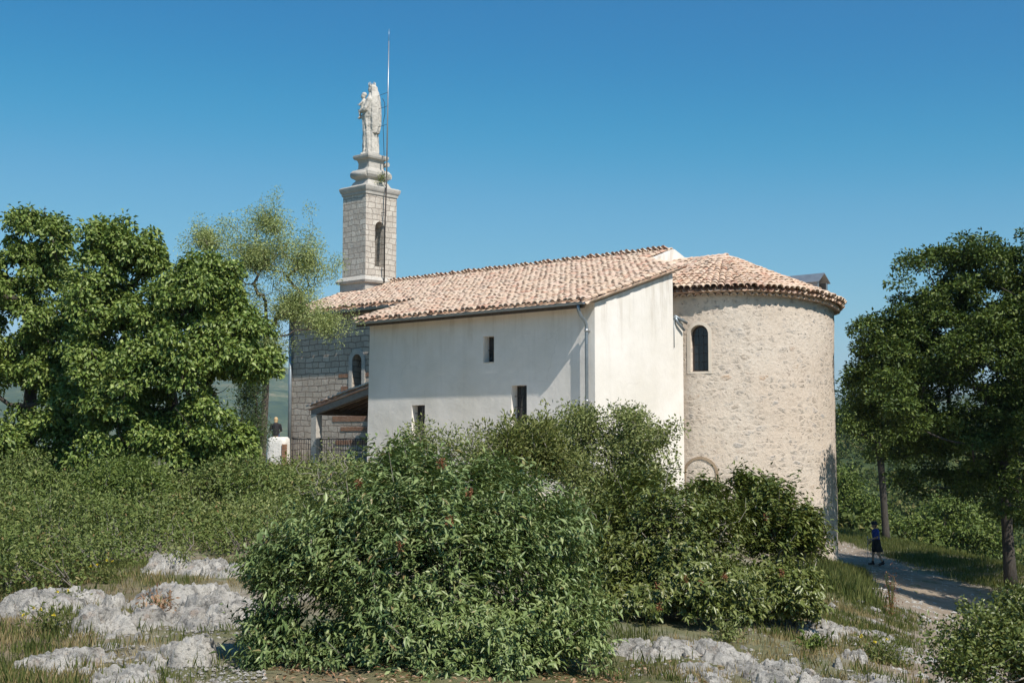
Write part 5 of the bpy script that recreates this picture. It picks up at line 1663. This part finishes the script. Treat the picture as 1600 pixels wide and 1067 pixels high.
GR = 'limestone rocks on the hilltop'
ROCKS = [
    ('tall grey rock at the edge of the thicket, with a grassy cleft beside it', 262, 885, 14.6, 62, .30, .4),
    ('pale flat topped rock at the thicket edge, left of the front bush', 320, 888, 14.4, 74, .22, .4),
    ('long pale rock slab running under the left side of the front bush', 372, 890, 14.2, 80, .22, .4),
    ('small round rock at the thicket edge, left of the tall grey one', 234, 893, 14.2, 34, .16, .25),
    ('long grey ledge at the left edge below the thicket, upper of two', 110, 925, 12.2, 130, .20, .35),
    ('dark creviced ledge at the left edge with a reddish stain', 60, 960, 11.4, 140, .22, .4),
    ('broad pale ledge in the middle of the left outcrop', 290, 945, 12.0, 150, .24, .6),
    ('jagged pale outcrop beside the front bush', 335, 985, 11.0, 130, .22, .5),
    ('grey creviced rock left of the trodden gravel', 180, 990, 10.5, 125, .22, .4),
    ('small knobbly grey rock standing in dry grass on the left', 178, 948, 11.8, 36, .15, .2),
    ('rounded grey boulder at the bottom left', 95, 1048, 8.7, 120, .17, .3),
    ('smooth pale rock at the bottom edge, left of the front bush', 190, 1070, 8.2, 100, .15, .3),
    ('steep grey rock casting a shadow by the left foot of the front bush', 295, 1035, 9.0, 85, .23, .25),
    ('low white rock beside the gravel near the left foot of the front bush', 256, 1048, 8.9, 50, .12, .2),
    ('long low grey rock between the front bush and the second bush', 1020, 1022, 9.7, 120, .14, .28),
    ('lumpy rock under the second largest bush', 1125, 1018, 9.8, 90, .17, .3),
    ('cracked pale rock at the bottom edge, right of the front bush', 1095, 1050, 8.8, 80, .13, .25),
    ('large creviced grey slab at the bottom edge, right half', 1225, 1052, 9.0, 150, .17, .4),
    ('slanting white slab at the bottom edge near the right corner bush', 1345, 1065, 8.6, 140, .12, .4),
    ('flat rock strip crossing the grass right of the bushes', 1290, 968, 12.2, 120, .14, .3),
    ('small upright rock beside the flowering weeds on the right', 1335, 1000, 10.8, 30, .15, .15),
    ('flat grey ledge at the near end of the path', 1420, 990, 11.6, 110, .12, .4),
    ('low pale ledge in front of the bottom right bush', 1415, 1040, 9.4, 120, .10, .4),
    ('rough slab between the path and the grass', 1365, 975, 12.8, 70, .12, .3),
    ('dark rock lump against the foot of the apse', 1318, 862, 41.5, 26, .28, .4),
]
for i, (lb, px, py, Y, w_, h, dep) in enumerate(ROCKS): rock(lb, px, py, Y, w_ * 1.15, h * (.72 if px < 400 else .6), dep * 1.35, i + 1, GR, RNG.uniform(-.3, .3))
for i in range(34):
    side = i % 2
    px = RNG.uniform(120, 380) if side else RNG.uniform(980, 1480)
    py = RNG.uniform(915, 1062) if side else RNG.uniform(985, 1062)
    Y = 3100 / (py - 680) * (1.0 if side else 1.05)
    rock('small pale limestone rock lying loose on the bare ground', px, py, Y, RNG.uniform(12, 30), RNG.uniform(.05, .09), RNG.uniform(.05, .11), 40 + i, 'small loose rocks', RNG.uniform(0, 3))

# gravel: small stones, many
def build_gravel():
    V, Fc = [], []
    base = [(1, 0, 0), (-1, 0, 0), (0, 1, 0), (0, -1, 0), (0, 0, 1), (0, 0, -1)]
    fs = [(0, 2, 4), (2, 1, 4), (1, 3, 4), (3, 0, 4), (2, 0, 5), (1, 2, 5), (3, 1, 5), (0, 3, 5)]
    k = 0
    for i in range(9000):
        if i < 4200: px, py = RNG.uniform(150, 420), RNG.uniform(930, 1085)
        else: px, py = RNG.uniform(960, 1620), RNG.uniform(940, 1085)
        Y = 3100 / (py - 680)
        x = (px - 800) / 2000 * Y
        if py > 940 and i >= 4200: Y *= 1 + .5 * sstep(1000, 940, py)
        x = (px - 800) / 2000 * Y
        if mnoise.noise(Vector((x * .9, Y * .9, 4))) < -.12: continue
        z = H(x, Y); s_ = .006 + .016 * RNG.random() ** 3
        a = RNG.uniform(0, 6.28); ca, sa = math.cos(a), math.sin(a)
        for b_ in base:
            p = np.array(b_) * s_ * RNG.uniform(.7, 1.5, 3) * np.array([1, .8, .6])
            V.append((x + p[0] * ca - p[1] * sa, Y + p[0] * sa + p[1] * ca, z + p[2] + s_ * .3))
        Fc += [tuple(q + 6 * k for q in f) for f in fs]; k += 1
    for i in range(3800):
        t = RNG.uniform(0, len(PATHC) - 1.001); q = int(t); f = t - q
        a_, c_ = PATHC[q], PATHC[q + 1]; wd_ = a_[2] + (c_[2] - a_[2]) * f
        x = a_[0] + (c_[0] - a_[0]) * f + RNG.normal() * wd_ * .55; Y = a_[1] + (c_[1] - a_[1]) * f + RNG.normal() * .4
        z = H(x, Y); s_ = .012 + .06 * RNG.random() ** 4
        for b_ in base:
            p = np.array(b_) * s_ * RNG.uniform(.7, 1.5, 3) * np.array([1, .8, .6])
            V.append((x + p[0], Y + p[1], z + p[2] + s_ * .3))
        Fc += [tuple(w + 6 * k for w in f_) for f_ in fs]; k += 1
    tag(MB().add(V, Fc).build('gravel', M['rock'], uv=False, fix=False), 'loose pale gravel on the trodden ground', 'gravel', kind='stuff')


build_gravel()


# ------------------------------------------------------------------ grass and weeds
def blades(name, label, spots, mat, h, w_, lean=.35):
    """spots: list of (x, y, scale)"""
    n = len(spots); Sx = np.array(spots)
    P = np.stack([Sx[:, 0], Sx[:, 1], [H(a, b_) - .01 for a, b_ in Sx[:, :2]]], 1)
    D = unit(rand_dirs(n) * lean * np.array([1, 1, .3]) + np.array([0, 0, 1]))
    Nn = rand_dirs(n)
    Ln = RNG.uniform(h[0], h[1], n) * Sx[:, 2]
    o = leaf_mesh(name, P, D, Nn, Ln, np.full(n, w_) * RNG.uniform(.7, 1.4, n), mat)
    tag(o, label, name.replace('_', ' '), kind='stuff')


def tufts(n_t, region, per, rad, thr, zoff, sc=.9):
    out = []
    tries = 0
    while len(out) < n_t * per and tries < n_t * 30:
        tries += 1
        x, y = region()
        if mnoise.noise(Vector((x * sc, y * sc, zoff))) < thr: continue
        s_ = RNG.uniform(.6, 1.25)
        for k in range(per):
            out.append((x + RNG.normal() * rad, y + RNG.normal() * rad, s_ * RNG.uniform(.7, 1.1)))
    return out


def reg_left():
    while True:
        py = RNG.uniform(880, 1075) if RNG.random() < .6 else RNG.uniform(872, 930); px = RNG.uniform(-30, 420)
        if px > 150 and py > 900 and RNG.random() < .72: continue
        break
    Y = 3100 / (py - 680); return ((px - 800) / 2000 * Y, Y)


def reg_right():
    Y = RNG.uniform(8.5, 20) if RNG.random() < .7 else RNG.uniform(12, 36)
    a, b_ = (930, 1480) if Y < 11 else (1180, 1430)
    if Y > 20: a, b_ = 1240, 1340
    return ((RNG.uniform(a, b_) - 800) / 2000 * Y, Y)


def reg_verge():
    Y = RNG.uniform(36, 75)
    xo = 15.2 if Y > 40 else 15.2
    return (RNG.uniform(xo, 21), Y)


def reg_apse():
    Y = RNG.uniform(18, 43); px = RNG.uniform(1225, 1345)
    return ((px - 800) / 2000 * Y, Y)


blades('dry_grass', 'short dry straw coloured grass between the rocks', tufts(420, reg_left, 26, .06, -.05, 1) + tufts(600, reg_right, 24, .07, -.1, 1), M['dry'], (.03, .11), .005)
blades('green_grass', 'green grass in tufts between the rocks and below the bushes', tufts(520, reg_left, 26, .07, -.1, 7) + tufts(520, reg_right, 30, .08, -.05, 7), M['grass'], (.04, .14), .006)
blades('meadow_grass', 'long green grass along the far side of the path and below the apse', tufts(2200, reg_verge, 18, .22, -.4, 3) + tufts(1500, reg_apse, 20, .14, -.3, 3), M['grass'], (.12, .32), .012)


def weed(label, px, py, Y, r_, h, mat, flower=None, n=260, leaf=(.03, .06), name='weed', stalks=0):
    b_ = gz_(at(px, py, Y)); root = tag(empty(name, b_), label, 'weed')
    mb = MB()
    for k in range(14):
        a = RNG.uniform(0, 6.28); q = RNG.uniform(.2, 1) * r_
        mb.tube([(0, 0, -.02), (math.cos(a) * q * .5, math.sin(a) * q * .5, h * .6), (math.cos(a) * q, math.sin(a) * q, h * RNG.uniform(.7, 1.0))], [.005, .004, .002], 4, cap=False)
    mb.build('stem', M['grass'] if mat is not M['dry'] else M['dry'], root, uv=False, fix=False)
    P = RNG.normal(size=(n, 3)) * np.array([r_ * .5, r_ * .5, h * .28]) + np.array([0, 0, h * .5]); P[:, 2] = np.maximum(P[:, 2], .01)
    leaf_mesh('foliage', P, unit(rand_dirs(n) + np.array([0, 0, .4])), rand_dirs(n), RNG.uniform(leaf[0], leaf[1], n), RNG.uniform(leaf[0], leaf[1], n) * .35, mat, root)
    if flower is not None:
        for c in RNG.normal(size=(4, 3)) * np.array([r_ * .5, r_ * .5, .02]) + np.array([0, 0, h]):
            leaf_mesh('flower', c + RNG.normal(size=(14, 3)) * .004, rand_dirs(14), rand_dirs(14), np.full(14, .014), np.full(14, .012), flower, root)


weed('yellow flowered weed above the long grey ledge on the left', 165, 912, 13.2, .16, .22, M['grass'], M['yellow'])
weed('yellow flowered weed beside the dark creviced ledge', 100, 948, 11.6, .14, .18, M['grass'], M['yellow'])
weed('yellow flowered weed at the lower left under the ledges', 75, 1000, 10.0, .16, .2, M['grass'], M['yellow'])
weed('dry reddish weed in the middle of the left outcrop', 245, 990, 10.9, .15, .2, M['litter'], None)
weed('grey green weed in the cleft of the tall grey rock', 283, 880, 14.4, .16, .3, M['L_small'], None)
weed('yellow flowered green weed beside the small upright rock', 1375, 1000, 11.0, .24, .24, M['grass'], M['yellow'], 420)
weed('tall rust brown dock weed standing at the edge of the path', 1393, 935, 17.5, .10, .62, M['rust'], None, 300, (.02, .045))
weed('broad leaved green weed below the grass on the right', 1272, 1000, 10.6, .12, .14, M['L_mid'], None, 120, (.05, .09))
weed('white flowered weed in front of the second largest bush', 1137, 985, 10.6, .14, .2, M['L_small'], None)
# weed growing on the pedestal
b_ = cw_(-17.75, 7.82, 11.05)
root = tag(empty('weed', b_), 'small green weed rooted in the tower pedestal beside the rod', 'weed')
n = 260
leaf_mesh('foliage', RNG.normal(size=(n, 3)) * np.array([.12, .12, .13]) + np.array([.1, -.1, .08]), rand_dirs(n), rand_dirs(n), RNG.uniform(.06, .1, n), np.full(n, .03), M['L_small'], root)
MB().tube([(0, 0, -.05), (.08, -.08, .1)], [.012, .006], 5).build('stem', M['bark'], root)

# leaf litter under the front bush
def litter():
    sp = []
    for i in range(1300):
        px = RNG.uniform(420, 1120); py = RNG.uniform(1020, 1085) if px < 960 else RNG.uniform(985, 1080)
        Y = 3100 / (py - 680); x = (px - 800) / 2000 * Y
        if mnoise.noise(Vector((x * 1.5, Y * 1.5, 9))) < -.1: continue
        sp.append((x, Y, H(x, Y) + .008 + .02 * RNG.random()))
    P = np.array(sp); n = len(P)
    D = unit(rand_dirs(n) * np.array([1, 1, .25])); Nn = unit(rand_dirs(n) * .35 + np.array([0, 0, 1]))
    o = leaf_mesh('leaf_litter', P, D, Nn, RNG.uniform(.03, .06, n), RNG.uniform(.012, .025, n), M['litter'])
    tag(o, 'fallen brown leaves under the bushes', 'leaf litter', kind='stuff')


litter()


# scrub on the far hillside
def scrub():
    cl = []; sizes = []
    while len(cl) < 3800:
        r = 72 + 340 * RNG.random() ** 1.5; phi = RNG.uniform(.2, .52)
        x, y = r * math.sin(phi), r * math.cos(phi)
        if mnoise.noise(Vector((x * .03, y * .03, 2))) + .5 * mnoise.noise(Vector((x * .11, y * .11, 6))) < -.45: continue
        s_ = RNG.uniform(.5, 1.3) * (.6 + r / 260)
        cl.append((x, y, H(x, y) + s_ * .45)); sizes.append(s_)
    cl = np.array(cl); sizes = np.array(sizes); per = 46
    n = len(cl) * per
    s_ = np.repeat(sizes, per)[:, None]
    off = rand_dirs(n) * RNG.random((n, 1)) ** .4 * s_ * np.array([1, 1, .8])
    P = np.repeat(cl, per, 0) + off
    Ln = (np.repeat(sizes, per) * RNG.uniform(.3, .5, n))
    o = leaf_mesh('scrubland', P, rand_dirs(n), unit(rand_dirs(n) + unit(off + 1e-6) * .8 + np.array([0, 0, .4])), Ln, Ln * .7, M['L_scrub'])
    tag(o, 'green scrub covering the far hillside beyond the path', 'scrub', kind='stuff')


scrub()

# haze: the air between here and the far mountains
hz = MB().box(-9000, 9000, -9000, 9000, -260, 420).build('haze', None, uv=False)
hm = bpy.data.materials.new('haze'); hm.use_nodes = True
hn = hm.node_tree.nodes; hn.clear()
pv = hn.new('ShaderNodeVolumePrincipled'); ho = hn.new('ShaderNodeOutputMaterial')
pv.inputs['Color'].default_value = (.62, .80, 1.0, 1); pv.inputs['Density'].default_value = HAZE
pv.inputs['Anisotropy'].default_value = .2
hm.node_tree.links.new(pv.outputs[0], ho.inputs['Volume'])
hz.data.materials.append(hm)
tag(hz, 'pale blue haze over the far valley', 'haze', kind='stuff')
